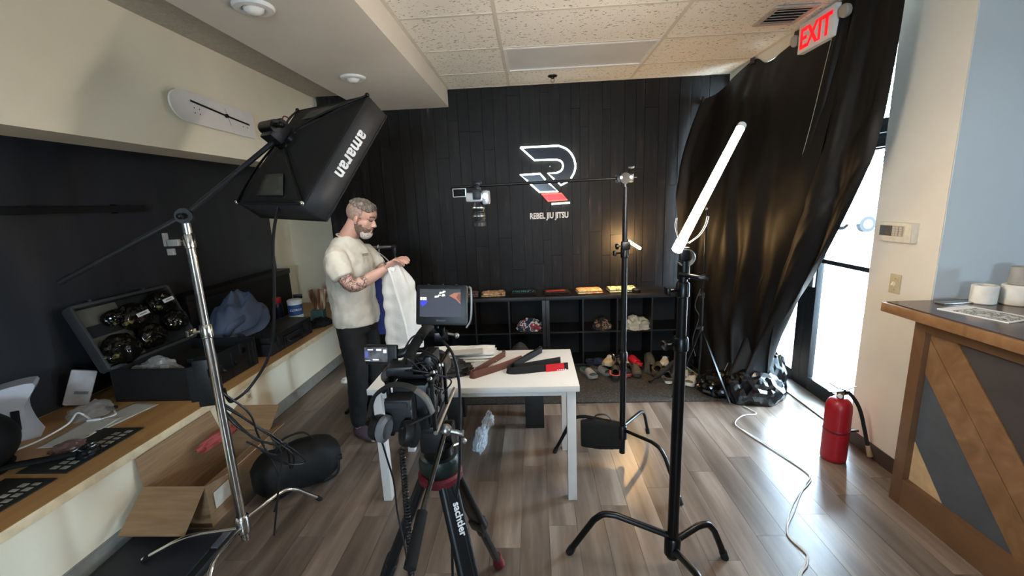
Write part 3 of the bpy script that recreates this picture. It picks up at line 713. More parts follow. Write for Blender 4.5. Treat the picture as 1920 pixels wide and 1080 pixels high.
st_mid = cstand('boom_stand', (.555, 2.6), 1.80, 'black stand behind the table carrying the overhead camera boom', BLKMET,
    [((.106, 2.70), (.25, 2.68), .30, .27), ((.817, 2.94), (.77, 2.89), .22, .25), ((.80, 2.17), (.735, 2.35), .26, .23)], r=(.020, .018, .015), leg_r=.012, zc=(.22, .34), joints=(.42, .79))
def mid_stuff():
    h = V((.548, 2.6, 1.84))
    t = thing('camera_boom', (.548, 2.6, 1.80), 'thin black boom arm reaching left over the table from the stand', 'boom arm')
    bm = nb(); cy(bm, (.62, 2.6, 1.852), (-.48, 2.6, 1.84), .0085, n=12); ob('arm_rod', bm, BLKMET, t)
    bm = nb(); cy(bm, (.548, 2.565, 1.848), (.548, 2.635, 1.848), .032, n=18); ob('grip_head', bm, BLKMET, t)
    bm = nb(); bx(bm, (.55, 2.6, 1.85), (.10, .045, .05), None, .008); ob('head_plate', bm, BLKMET, t)
    for dx in (-.028, .028):
        bm = nb(); cy(bm, (.55+dx, 2.56, 1.852), (.55+dx, 2.578, 1.852), .009, n=10); ob('bolt', bm, STEEL, t)
    bm = nb(); cy(bm, (.56, 2.575, 1.86), (.575, 2.56, 1.905), .005, n=8); bx(bm, (.577, 2.557, 1.908), (.035, .012, .014), None, .003); ob('tee_handle', bm, BLKMET, t)
    bm = nb(); cy(bm, (.548, 2.6, 1.80), (.548, 2.6, 1.825), .02, n=14); ob('socket', bm, BLKMET, t)
    # stills camera pointing straight down
    c = V((-.325, 2.6, 1.73))
    k = thing('stills_camera', c, 'silver stills camera with a large black lens pointing straight down', 'camera')
    SIL = mat('silver_camera', 'b9bbbe', .35, metal=.6)
    bm = nb(); bx(bm, c+V((.0, 0, .045)), (.135, .085, .055), None, .012); ob('camera_body', bm, SIL, k)
    bm = nb(); bx(bm, c+V((.052, -.012, .042)), (.045, .075, .085), None, .016); ob('hand_grip', bm, SIL, k)
    bm = nb(); bx(bm, c+V((-.0, -.03, .06)), (.05, .05, .06), None, .008); ob('viewfinder', bm, BLK, k)
    bm = nb(); cy(bm, c+V((.052, -.055, .05)), c+V((.052, -.064, .05)), .017, n=16); ob('dial', bm, STEEL, k)
    s = bm = nb(); bx(bm, c+V((-.105, -.02, .075)), (.082, .012, .052), None, .003); scr = ob('flip_screen', bm, SIL, k)
    bm = nb(); bx(bm, c+V((-.106, -.0265, .075)), (.07, .002, .042)); ob('screen_glass', bm, mat('dark_screen', '08080a', .12), scr)
    bm = nb(); la(bm, [(.034, .02), (.034, .0), (.037, -.004), (.037, -.03), (.034, -.034), (.034, -.045), (.039, -.05), (.039, -.085), (.036, -.09), (.036, -.10), (.041, -.104), (.041, -.128), (.032, -.13), (.028, -.118)], c, n=28); ln = ob('lens', bm, BLK, k)
    for z in (-.017, -.066, -.115):
        bm = nb(); la(bm, [(.0385, -.004), (.0395, 0), (.0385, .004)], c+V((0, 0, z)), n=28, cap=False); ob('lens_ring', bm, STEEL, ln)
    bm = nb(); cy(bm, c+V((0, 0, -.112)), c+V((0, 0, -.116)), .028, n=20); ob('front_glass', bm, mat('lens_glass', '0a0d14', .05), ln)
    b = bm = nb(); bx(bm, (-.325, 2.6, 1.82), (.035, .04, .07), None, .005); bx(bm, (-.325, 2.6, 1.855), (.05, .04, .03), None, .006); ob('mount_clamp', bm, BLKMET, k)
    m = thing('stand_clamp', (.555, 2.575, 1.42), 'black knob clamp on the column of the boom stand', 'clamp')
    bm = nb(); bx(bm, (.555, 2.575, 1.455), (.05, .045, .05), None, .008); ob('clamp_block', bm, BLKMET, m)
    bm = nb(); cy(bm, (.53, 2.57, 1.455), (.505, 2.565, 1.452), .006, n=8); cy(bm, (.507, 2.565, 1.452), (.495, 2.563, 1.451), .017, n=14); ob('clamp_knob', bm, BLKMET, m)
    # small light tube standing on the shelf top
    m = thing('mini_tube_light', (1.05, 4.34, .7722), 'short glowing warm light tube on a thin stick on the shelf top', 'lamp')
    bm = nb(); la(bm, [(.042, 0), (.045, .006), (.045, .032), (.036, .042), (.008, .045)], (1.05, 4.34, .7722), n=20); ob('weighted_base', bm, BLK, m)
    bm = nb(); cy(bm, (1.05, 4.34, .81), (1.04, 4.34, 1.235), .0045, n=8); ob('stick', bm, BLKMET, m)
    bm = nb(); cy(bm, (.955, 4.32, 1.31), (1.085, 4.34, 1.225), .0125, n=14); ob('light_tube', bm, emit_mat('mini_tube_glow', 'ffcb88', 380.0), m)
    for p, q in (((.955, 4.32, 1.31), (.94, 4.318, 1.32)), ((1.085, 4.34, 1.225), (1.1, 4.342, 1.215))):
        bm = nb(); cy(bm, p, q, .0135, n=14); ob('end_cap', bm, BLK, m)
    # sandbag over the leg
    s = thing('sandbag', (.42, 2.6, .08), 'black fabric sandbag hanging on a leg of the boom stand', 'sandbag')
    def F(u, v):
        a = 2*PI*v; x = .285+.27*u; w = .035*(1-.35*abs(2*u-1)**4)
        hh = .105*(1-.12*abs(2*u-1)**3)
        sx = math.copysign(abs(math.cos(a))**.6, math.cos(a)); sz = math.copysign(abs(math.sin(a))**.5, math.sin(a))
        return (x, 2.64-(x-.285)*.12+w*sx+.004*nz((u*4, v*3, 1), 3), .183+hh*sz+.006*nz((u*5, v*4, 2), 2))
    bm = nb(); g = gr(bm, F, 20, 24, True); bm.faces.new(g[0]); bm.faces.new(g[-1]); ob('bag', bm, mat('black_canvas', '070707', .85, bump=.2, bscale=300), s)
    bm = nb(); tb(bm, cr([(.36, 2.63, .285), (.39, 2.62, .325), (.45, 2.615, .327), (.49, 2.62, .285)], 5), .011, 8, ry=.35); ob('strap', bm, BLKM, s)
mid_stuff()

# thin stand at the back by the plastic sheet
def thin_stand():
    b = V((1.44, 3.62, 0)); t = thing('thin_light_stand', b, 'thin black light stand against the dark plastic sheet', 'stand')
    z = 1.62
    bm = nb(); cy(bm, b+V((0, 0, .1)), b+V((0, 0, .9)), .0125, n=12); ob('lower_column', bm, BLKMET, t)
    bm = nb(); cy(bm, b+V((0, 0, .9)), b+V((0, 0, z)), .008, n=12); ob('upper_column', bm, BLKMET, t)
    for zz in (.9, .6, 1.05):
        bm = nb(); cy(bm, b+V((0, 0, zz-.03)), b+V((0, 0, zz+.02)), .02, n=12); bx(bm, b+V((-.03, -.01, zz)), (.03, .018, .02), None, .004); ob('collar', bm, BLK, t)
    bm = nb(); sph(bm, b+V((0, 0, z)), .016); ob('top_stud', bm, STEEL, t)
    for a in (3.6, 5.3, 1.9):
        e = b+V((math.cos(a)*.3, math.sin(a)*.3, .015)); m_ = b+V((0, 0, .6))
        bm = nb(); bar(bm, m_, e, .018, .008); ob('leg', bm, BLKMET, t)
        bm = nb(); bar(bm, b+V((0, 0, .16)), m_.lerp(e, .55), .012, .006); ob('brace', bm, STEEL if a == 3.6 else BLKMET, t)
    bm = nb(); tb(bm, cr([b+V((-.03, -.02, .95)), b+V((-.07, -.02, .8)), b+V((-.03, -.02, .7)), b+V((-.08, -.03, .5)), b+V((-.05, -.03, .35))], 6), .004, 6); ob('dangling_cable', bm, BLK, t)
thin_stand()

# left chrome stand, boom and softbox
st_left = cstand('chrome_stand', (-1.553, 1.85), 1.66, 'polished chrome turtle-base stand on the left holding the softbox boom', CHROME,
    [((-1.345, 2.225), (-1.43, 2.07), .21, .17), ((-1.99, 1.71, .066), (-1.80, 1.77), .15, .13), ((-1.46, 1.42), (-1.49, 1.55), .2, .14)], r=(.021, .0185, .016), leg_r=.0105, zc=(.16, .3), joints=(.73, .985))
def softbox():
    n = V((.408, .683, -.606)).normalized(); sh = V((-.842, .538, .04)).normalized(); lo = n.cross(sh).normalized()
    if lo.z < 0: lo = -lo
    c = V((-1.183, 2.228, 2.036)); S = .325; D = .13
    hub = c - n*.085
    BOX = mat('softbox_black_fabric', '0d0d0e', .7, bump=.15, bscale=160); SIDE = mat('softbox_charcoal_side', '2b2b2d', .6, bump=.1, bscale=200)
    piv = V((-1.553, 1.85, 1.735))
    # boom
    t = thing('boom_pole', piv, 'long dark boom pole sloping from the chrome stand up to the softbox', 'boom arm')
    d = (hub-piv).normalized()
    tail = V((-2.02, 1.68, 1.478))
    bm = nb(); cy(bm, tail, piv, .0125, n=14); ob('pole_rear', bm, mat('carbon_pole', '2b2b2e', .35, metal=.4), t)
    bm = nb(); cy(bm, piv, hub-n*.03, .0125, n=14); ob('pole_front', bm, MATS['carbon_pole'], t)
    bm = nb(); cy(bm, piv+V((-.02, .025, 0)), piv+V((.02, -.03, 0)), .033, n=18); sph(bm, piv, .036); ob('swivel_head', bm, BLKMET, t)
    bm = nb(); cy(bm, piv+V((.01, -.03, .0)), piv+V((.03, -.06, .0)), .007, n=8); sph(bm, piv+V((.033, -.064, 0)), .014); ob('swivel_knob', bm, BLKMET, t)
    bm = nb(); cy(bm, V((-1.553, 1.85, 1.66)), piv, .018, n=14); ob('spigot', bm, STEEL, t)
    bm = nb(); bx(bm, (-1.60, 1.82, 1.62), (.05, .02, .03), None, .003); bx(bm, (-1.635, 1.82, 1.635), (.014, .02, .06), None, .003); bx(bm, (-1.62, 1.82, 1.58), (.03, .015, .03), None, .003); ob('clear_knob', bm, mat('pale_knob', '8f8a84', .25), t)
    # softbox shell
    s = thing('softbox', c-n*.2, 'square black softbox with white lettering aimed down at the table', 'softbox')
    cor = [c+sh*a*S+lo*b*S for a, b in ((-1, -1), (-1, 1), (1, 1), (1, -1))]       # near-bottom, near-top, far-top, far-bottom
    fr_ = [p+n*D for p in cor]
    r0 = .05
    hb = [hub+sh*a*r0+lo*b*r0 for a, b in ((-1, -1), (-1, 1), (1, 1), (1, -1))]
    for i in range(4):
        j = (i+1) % 4
        # sloping back panel bows inward slightly
        def F(u, v, i=i, j=j):
            p = hb[i].lerp(hb[j], u).lerp(cor[i].lerp(cor[j], u), v); return p + n*.012*math.sin(PI*v)*math.sin(PI*u)
        bm = nb(); gr(bm, F, 8, 8); pn = ob('back_panel', bm, BOX, s, solid=.003)
        def G(u, v, i=i, j=j): return cor[i].lerp(cor[j], u).lerp(fr_[i].lerp(fr_[j], u), v)
        bm = nb(); gr(bm, G, 6, 2); sd = ob('side_panel', bm, SIDE, s, solid=.003)
        bm = nb(); tb(bm, cr([hub+(hb[i]-hub)*.55-n*.02, hb[i].lerp(cor[i], .45)-n*.022, cor[i]-n*.006], 6), .0055, 8); ob('rod', bm, BLKMET, s)
        bm = nb(); sph(bm, cor[i]-n*.008, .011, None, 10, 8); ob('rod_end', bm, CHROME if i in (0, 3) else BLKMET, s)
        # vent flap patches
        if i in (1, 3):
            def H(u, v, i=i, j=j): return hb[i].lerp(hb[j], .2+.6*u).lerp(cor[i].lerp(cor[j], .27+.46*u), .48+.38*v) - n*.004
            bm = nb(); gr(bm, H, 4, 4); ob('mesh_patch', bm, mat('olive_grey_mesh', '47443c', .8, bump=.4, bscale=400), s, solid=.002)
    bm = nb(); bm.faces.new([bm.verts.new(p-n*.025) for p in fr_]); ob('diffuser', bm, emit_mat('softbox_glow', 'fffaf2', 3.6), s, solid=.002)
    # trim along the rims
    bm = nb(); tb(bm, cor+cor[:2], .006, 6); ob('rim_piping', bm, BLKM, s)
    bm = nb(); tb(bm, fr_+fr_[:2], .006, 6); ob('rim_piping', bm, BLKM, s)
    # lettering on the near side, reading upside down
    mid = (cor[0]+cor[1]+fr_[0]+fr_[1])/4 - sh*.0065
    ux = -lo; uy = -n
    if ux.cross(uy).dot(-sh) < 0: uy = -uy
    bm = text_bm('amaran', .09, mid + lo*.02 - uy*.02, ux, uy, .0012, .95, bold=.0024, space=1.08); ob('lettering', bm, mat('white_print', 'e4e4e4', .6), s)
    # speed ring, lamp head
    bm = nb(); cy(bm, hub-n*.02, hub+n*.01, .06, n=24); ob('speed_ring', bm, BLKMET, s)
    h = thing('studio_lamp', hub-n*.06, 'small black lamp head clamped behind the softbox on the boom end', 'lamp')
    bm = nb(); bx(bm, hub-n*.055, (.11, .11, .07), basis(n, lo), .012); ob('head_body', bm, BLK, h)
    bm = nb(); cy(bm, hub-n*.09+sh*.06, hub-n*.09-sh*.06, .03, n=16); ob('tilt_joint', bm, BLKMET, h)
    bm = nb(); cy(bm, hub-n*.09-sh*.06, hub-n*.09-sh*.1, .012, n=10); sph(bm, hub-n*.09-sh*.105, .016, None, 10, 8); ob('tilt_knob', bm, BLKMET, h)
    bm = nb(); tb(bm, cr([cor[2]*.5+hb[2]*.5-n*.02, cor[2]*.4+hb[2]*.6-n*.05, hb[2]-n*.03], 5), .003, 6); ob('red_cord', bm, mat('red_cord', '7a1414', .6), h)
    # power cable from the lamp down to the pack on the stand
    bm = nb(); tb(bm, cr([(-1.225, 2.05, 1.80), (-1.30, 2.07, 1.6), (-1.36, 2.1, 1.3), (-1.44, 2.12, 1.0), (-1.55, 2.08, .82), (-1.62, 2.02, .76), (-1.6, 1.96, .80), (-1.585, 1.93, .87)], 8), .0075, 8)
    ob('lamp_cable', bm, BLK, None, 'thick black lamp cable hanging from the softbox beside the chrome stand', 'cable')
    p = thing('power_pack', (-1.60, 1.90, .83), 'black box power pack strapped to the chrome stand', 'power supply')
    bm = nb(); bx(bm, (-1.64, 1.91, .93), (.075, .11, .24), rz(.3), .008); ob('pack_case', bm, BLK, p)
    bm = nb(); bx(bm, (-1.665, 1.85, .93), (.05, .008, .18), rz(.3), .002); ob('pack_face', bm, BLKM, p)
    bm = nb(); bx(bm, (-1.585, 1.89, .98), (.05, .05, .05), None, .006); ob('mount_clamp', bm, BLKMET, p)
    for k, q in enumerate(([(-1.6, 1.9, .8), (-1.52, 1.98, .66), (-1.40, 2.05, .48), (-1.42, 2.1, .3), (-1.36, 2.05, .42), (-1.43, 2.0, .55)], [(-1.6, 1.92, .8), (-1.48, 2.0, .6), (-1.36, 2.08, .42), (-1.33, 2.1, .34), (-1.42, 2.06, .36), (-1.50, 2.0, .48)],
                          [(-1.57, 1.9, .86), (-1.50, 1.96, .72), (-1.50, 2.0, .56), (-1.46, 2.04, .33), (-1.50, 2.08, .15), (-1.56, 2.1, .02)], [(-1.58, 1.88, .8), (-1.47, 1.92, .60), (-1.38, 1.98, .50), (-1.40, 1.95, .30), (-1.45, 1.92, .02)], [(-1.62, 1.9, .82), (-1.57, 1.95, .65), (-1.45, 2.0, .52), (-1.37, 2.03, .50), (-1.44, 2.02, .44), (-1.55, 1.97, .55)])):
        bm = nb(); tb(bm, cr(q, 8), .0055, 6); ob('dangling_lead', bm, BLK, p)
softbox()
# ================================================================== black plastic sheeting over the shop window
PLAS = mat('black_plastic_sheet', '060607', .52, var=.1, bump=.12, bscale=9, spec=.32)
PLAS2 = mat('crinkled_black_plastic', '08080a', .22, var=.1, bump=.15, bscale=20)
def coons(T, B, Lc, Rc):
    def at(P, u):
        Q = cr(P, 10); f = u*(len(Q)-1); i = min(int(f), len(Q)-2); return Q[i].lerp(Q[i+1], f-i)
    c00, c10, c01, c11 = V(T[0]), V(T[-1]), V(B[0]), V(B[-1])
    def F(u, v):
        a = at(T, u)*(1-v) + at(B, u)*v; b = at(Lc, v)*(1-u) + at(Rc, v)*u
        c = (c00*(1-u)+c10*u)*(1-v) + (c01*(1-u)+c11*u)*v
        return a+b-c
    return F
def heap_bm(c, r, seed=0, amp=.25, freq=3.0, nu=36, nv=18, ridge=True, flat=True, rot=0):
    """crumpled mound: displaced ellipsoid standing on z = c.z"""
    bm = nb(); c = V(c)
    R = rz(rot)
    def F(u, v):
        th = 2*PI*v; ph = PI*(u*.999+.0005) if not flat else PI*.5*(1-u)*1.12-.06
        d = V((math.cos(th)*math.sin(ph), math.sin(th)*math.sin(ph), math.cos(ph))) if not flat else V((math.cos(th)*math.cos(ph), math.sin(th)*math.cos(ph), math.sin(ph)))
        n1 = nz(d, freq, seed)
        if ridge: n1 = 1-2*abs(n1)*1.6
        n2 = nz(d, freq*2.3, seed+5)
        if ridge: n2 = 1-2*abs(n2)*1.6
        k = 1+amp*(n1*.65+n2*.35)
        p = V((d.x*r[0]*k, d.y*r[1]*k, max(d.z*r[2]*k*(1 if d.z > 0 else .3), 0)))
        return c + R @ p
    gr(bm, F, nu, nv if False else nv*2, True)
    bmesh.ops.remove_doubles(bm, verts=bm.verts[:], dist=.0006)
    return bm
def crumple_bm(c, r, seed, sub=4, amp=1.0):
    """crumpled film: mound with soft bulges and sharp creases"""
    bm = nb(); rr = random.Random(seed)
    bmesh.ops.create_icosphere(bm, subdivisions=sub, radius=1)
    for v in bm.verts:
        d = v.co.normalized()
        q = d + V((nz(d, 2.2, seed+1), nz(d, 2.2, seed+2), nz(d, 2.2, seed+3)))*.35
        k = 1+amp*(.22*nz(d, 1.5, seed)-.22*abs(nz(q, 2.6, seed+4))-.13*abs(nz(q, 5.5, seed+5))-.05*abs(nz(q, 11, seed+6))+.1)
        v.co = V(c)+V((d.x*r[0]*k, d.y*r[1]*k, max(d.z, -.02)*r[2]*k))
    return bm
def sheeting():
    t = thing('plastic_sheeting', (1.85, 3.6, 0), 'black plastic sheeting draped over the shop window and bunched on the floor', 'curtain')
    FA = coons([(1.72, 4.60, 2.66), (1.86, 4.5, 2.72), (1.985, 4.15, 2.88), (1.985, 3.9, 2.79), (1.985, 3.5, 2.83), (1.985, 2.95, 2.88)],
               [(1.62, 4.22, .02), (1.60, 3.95, .02), (1.62, 3.75, .03), (1.7, 3.6, .04), (1.82, 3.55, .05), (1.95, 3.5, .06)],
               [(1.72, 4.60, 2.66), (1.57, 4.60, 2.05), (1.59, 4.59, 1.5), (1.64, 4.52, .8), (1.62, 4.22, .02)],
               [(1.985, 2.95, 2.88), (1.97, 3.0, 2.1), (1.97, 3.15, 1.4), (1.96, 3.4, .7), (1.95, 3.5, .06)])
    def dA(u, v):
        p = V(FA(u, v)); w = math.sin(2*PI*(u*4.5+.5*nz((u*3, v*2, 0), 1.5)+.2*v))
        a = .004+.018*min(1, v*2.2)
        p += V((-1, -.25, 0))*(a*w + .03*nz((u*4, v*4, 3), 1.3)*(.3+v) + .006*nz((u*16, v*14, 5), 1)); p.x -= .05*math.sin(PI*v)
        p.x = min(p.x, 2.3); p.y = min(p.y, 4.618); p.z = max(p.z, .015); return p
    bm = nb(); gr(bm, dA, 90, 80); ob('rear_sheet', bm, PLAS, t, ang=60)
    FB = coons([(1.96, 3.03, 2.88), (1.985, 2.85, 2.90), (2.0, 2.58, 2.86)],
               [(1.60, 3.62, .03), (1.72, 3.48, .05), (1.9, 3.5, .10), (2.08, 3.66, .30)],
               [(1.96, 3.03, 2.88), (1.90, 3.17, 1.99), (1.90, 3.40, 1.57), (1.90, 3.60, 1.21), (1.90, 3.72, .90), (1.86, 3.76, .5), (1.60, 3.62, .03)],
               [(2.0, 2.58, 2.86), (2.0, 2.60, 2.4), (2.0, 2.64, 2.05), (2.0, 2.72, 1.80), (2.0, 3.04, 1.21), (2.06, 3.46, .70), (2.08, 3.66, .30)])
    def dB(u, v):
        p = V(FB(u, v)); w = math.sin(2*PI*(u*2.4+.3*nz((u*3, v*2, 9), 1.2)+.1))
        e = min(1, 6*min(u, 1-u)+.15)
        p += V((-1, -.3, 0))*(.035*w*e*(.3+v) + .025*nz((u*3, v*6, 13), 1.2)*e + .006*nz((u*14, v*18, 15), 1)*e); p.z = max(p.z, .015); return p
    bm = nb(); gr(bm, dB, 60, 90); ob('front_sheet', bm, PLAS, t, ang=60)
    bm = nb(); tb(bm, [V(dB(0, k/60)) for k in range(61)], .0035, 6); ob('sheet_edge_highlight', bm, mat('painted_sheet_highlight', '7d7361', .4), t)  # added pale strip painting a highlight along the front sheet's edge
    bm = crumple_bm((1.84, 3.52, .01), (.25, .21, .27), 3); ob('bunched_heap', bm, PLAS2, t, ang=18)
    bm = crumple_bm((2.06, 3.66, .01), (.15, .16, .40), 8); ob('bunched_heap', bm, PLAS2, t, ang=18)
    bm = crumple_bm((1.63, 3.64, .02), (.2, .2, .15), 11); ob('bunched_heap', bm, PLAS2, t, ang=18)
    TP = mat('grey_tape', '3a3a3c', .4)
    for (x, y, z, a) in ((1.975, 4.14, 2.885, 0), (1.975, 3.5, 2.85, 0), (1.73, 4.60, 2.66, .4), (1.99, 2.66, 2.84, 0)):
        bm = nb(); bx(bm, (x, y, z), (.006, .05, .07), rot3(a, .1, .2)); ob('tape_strip', bm, TP, t)
sheeting()

# ================================================================== fire extinguisher
def extinguisher():
    c = V((1.925, 2.60, 0)); t = thing('fire_extinguisher', c, 'red fire extinguisher standing on the floor beside the glass door', 'fire extinguisher')
    bm = nb(); la(bm, [(.064, .004), (.071, .012), (.072, .03), (.072, .36), (.070, .385), (.06, .412), (.042, .428), (.026, .434)], c, n=36); ob('cylinder', bm, mat('extinguisher_red', '8c101b', .38, var=.06), t)
    bm = nb(); la(bm, [(.0725, -.008), (.074, -.005), (.074, .005), (.0725, .008)], c+V((0, 0, .215)), n=36, cap=False); ob('band', bm, mat('dark_red_band', '5b0a12', .4), t)
    bm = nb(); cy(bm, c+V((0, 0, .43)), c+V((0, 0, .475)), .02, n=16); ob('valve_neck', bm, mat('valve_brass', '7d6a55', .35, metal=.8), t)
    bm = nb(); bar(bm, c+V((.05, 0, .478)), c+V((-.075, -.0, .476)), .022, .006); ob('carry_handle', bm, BLKMET, t)
    bm = nb(); tb(bm, [c+V((.03, 0, .482)), c+V((-.02, 0, .497)), c+V((-.075, 0, .533))], .008, 8, ry=.4); ob('squeeze_lever', bm, BLKMET, t)
    bm = nb(); cy(bm, c+V((.025, -.01, .485)), c+V((.085, -.015, .515)), .003, n=8); ob('pull_pin', bm, STEEL, t)
    bm = nb(); cy(bm, c+V((-.02, -.018, .455)), c+V((-.02, -.032, .455)), .013, n=16); ob('gauge', bm, WHITE, t)
    hs = cr([c+V((.02, 0, .46)), c+V((.06, .0, .455)), c+V((.12, -.01, .36)), c+V((.16, -.02, .22)), c+V((.185, -.03, .11))], 8)
    bm = nb(); tb(bm, hs, .011, 10); ob('hose', bm, RUBBER, t)
    bm = nb(); cy(bm, c+V((.184, -.03, .115)), c+V((.205, -.035, .04)), .012, .016, n=12); ob('nozzle', bm, mat('tan_nozzle', 'a58d6c', .5), t)
    bm = nb(); bx(bm, c+V((.1, -.02, .21)), (.05, .012, .012), None, .003); ob('hose_clip', bm, BLK, t)
extinguisher()
def floor_cord():
    W = mat('white_cord', 'cdd0d2', .5)
    t = thing('extension_cord', (1.5, 2.5, 0), 'thin white doubled power cord snaking across the floor at right', 'cord')
    pts = [(1.70, 3.33, .006), (1.74, 3.2, .006), (1.62, 3.17, .006), (1.51, 3.06, .006), (1.515, 2.95, .006), (1.585, 2.73, .006), (1.655, 2.50, .006), (1.66, 2.40, .006), (1.61, 2.34, .006), (1.49, 2.24, .006), (1.37, 2.11, .006), (1.285, 1.99, .006), (1.265, 1.92, .006), (1.285, 1.83, .006), (1.235, 1.76, .006), (1.15, 1.66, .006), (1.1, 1.4, .006)]
    bm = nb(); tb(bm, cr(pts, 8), .0036, 8); ob('cord_strand', bm, W, t)
    bm = nb(); tb(bm, cr([V(p)+V((.012*math.sin(i*1.3)+.004, .01*math.cos(i*1.7), 0)) for i, p in enumerate(pts[4:])], 8), .0036, 8); ob('cord_strand', bm, W, t)
floor_cord()

# ================================================================== shoes
def shoe_w(u, L=.28, W=.1):
    pts = [(0, .0), (.02, .45), (.08, .68), (.25, .72), (.45, .74), (.62, .92), (.75, 1.0), (.87, .9), (.95, .66), (.985, .4), (1, 0)]
    for (a, b), (c, d) in zip(pts, pts[1:]):
        if a <= u <= c: return W/2*(b+(d-b)*(u-a)/(c-a))
    return 0
def sole_bm(L=.28, W=.1, z0=0, h=.024, grow=1.0, toe=.008):
    us = [i/28 for i in range(29)]
    out = [(u, shoe_w(u, L, W)*grow) for u in us]; ring_ = [(u, w) for u, w in out] + [(u, -w) for u, w in reversed(out[1:-1])]
    bm = nb(); rs = []
    for zz, k in ((0, .94), (.3, 1), (.8, 1), (1, .96)):
        rs.append([bm.verts.new((u*L-L/2, w*k, z0+zz*h+toe*max(0, (u-.8)/.2)**2*2+toe*.4*max(0, (.1-u)/.1))) for u, w in ring_])
    skin_rings(bm, rs); return bm
def upper_bm(L, W, u0, u1, hts, z0=.02, nu=20, nv=14, peak=.55):
    """arched upper between stations u0..u1; hts = [(u, height)]"""
    def hh(u):
        for (a, b), (c, d) in zip(hts, hts[1:]):
            if a <= u <= c:
                s = (u-a)/(c-a); s = s*s*(3-2*s); return b+(d-b)*s
        return hts[-1][1]
    def F(i, j):
        u = u0+(u1-u0)*i; th = PI*j; w = shoe_w(u, L, W)*.97; h = hh(u)
        c = math.cos(th); s = math.sin(th)
        return (u*L-L/2, w*math.copysign(abs(c)**.8, c), z0+h*s**.75)
    bm = nb(); gr(bm, F, nu, nv); return bm
def shoe(kind, loc, rot, cols, label, L=.28):
    W = .1*L/.28
    t = thing('shoe' if kind == 'sneaker' else ('slide_sandal' if kind == 'slide' else 'clog'), loc, label, {'sneaker': 'shoe', 'slide': 'sandal', 'clog': 'clog'}[kind], 'shoes on the carpet runner')
    t.rotation_euler = rot; ORG[t.name] = V((0, 0, 0))
    A, B = cols[0], cols[1]
    if kind == 'slide':
        ob('sole', sole_bm(L, W, 0, .032), A, t, local=True)
        ob('footbed', sole_bm(L, W, .030, .006, .86), cols[2] if len(cols) > 2 else B, t, local=True)
        ob('strap', upper_bm(L, W*1.06, .46, .80, [(0, .055), (.46, .062), (.8, .045), (1, .03)], .012), B, t, local=True, solid=.007, offs=1)
    elif kind == 'clog':
        ob('sole', sole_bm(L, W, 0, .03), A, t, local=True)
        ob('upper', upper_bm(L, W*1.04, .34, .998, [(0, .07), (.34, .066), (.5, .075), (.75, .058), (.93, .04), (1, .012)], .02), B, t, local=True, solid=.006, offs=1)
        ob('heel_rim', upper_rim(L, W), B, t, local=True)
        bm = nb(); tb(bm, cr([(-.03*L/.28, .046, .065), (-.1, .044, .055), (-L/2-.005, 0, .06), (-.1, -.044, .055), (-.03, -.046, .065)], 6), .009, 8, ry=.35); ob('heel_strap', bm, cols[2] if len(cols) > 2 else B, t, local=True)
        ob('insole', sole_bm(L, W, .028, .005, .82), BLKM, t, local=True)
    else:
        ob('sole', sole_bm(L, W, 0, .03), A, t, local=True)
        ob('upper', upper_bm(L, W, .0, .999, [(0, .05), (.03, .075), (.3, .085), (.45, .082), (.62, .06), (.85, .038), (.96, .028), (1, .008)], .024), B, t, local=True)
        bm = nb(); sph(bm, (-.065, 0, .103), (.052, .027, .012), rot3(0, .05)); ob('collar_opening', bm, BLKM, t, local=True)
        bm = nb(); tb(bm, [(-.065+.054*math.cos(a), .03*math.sin(a), .105) for a in [2*PI*k/20 for k in range(21)]], .008, 8); ob('collar', bm, cols[2] if len(cols) > 2 else B, t, local=True)
        for k in range(4):
            x = .0+.018*k; bm = nb(); tb(bm, cr([(x, .022, .096-.011*k), (x+.004, 0, .108-.012*k), (x, -.022, .096-.011*k)], 4), .0028, 6); ob('lace', bm, WHITE if len(cols) < 4 else cols[3], t, local=True)
    return t
def upper_rim(L, W):
    def F(i, j):
        u = .36*i; s = 1 if j < .5 else -1
        return (0, 0, 0)
    pts = [(u*L-L/2, shoe_w(u, L, W)*1.0, .045) for u in (.36, .25, .15, .07, .02)] + [(-L/2, 0, .047)] + [(u*L-L/2, -shoe_w(u, L, W)*1.0, .045) for u in (.02, .07, .15, .25, .36)]
    bm = nb(); tb(bm, pts, .008, 8, ry=2.0); return bm
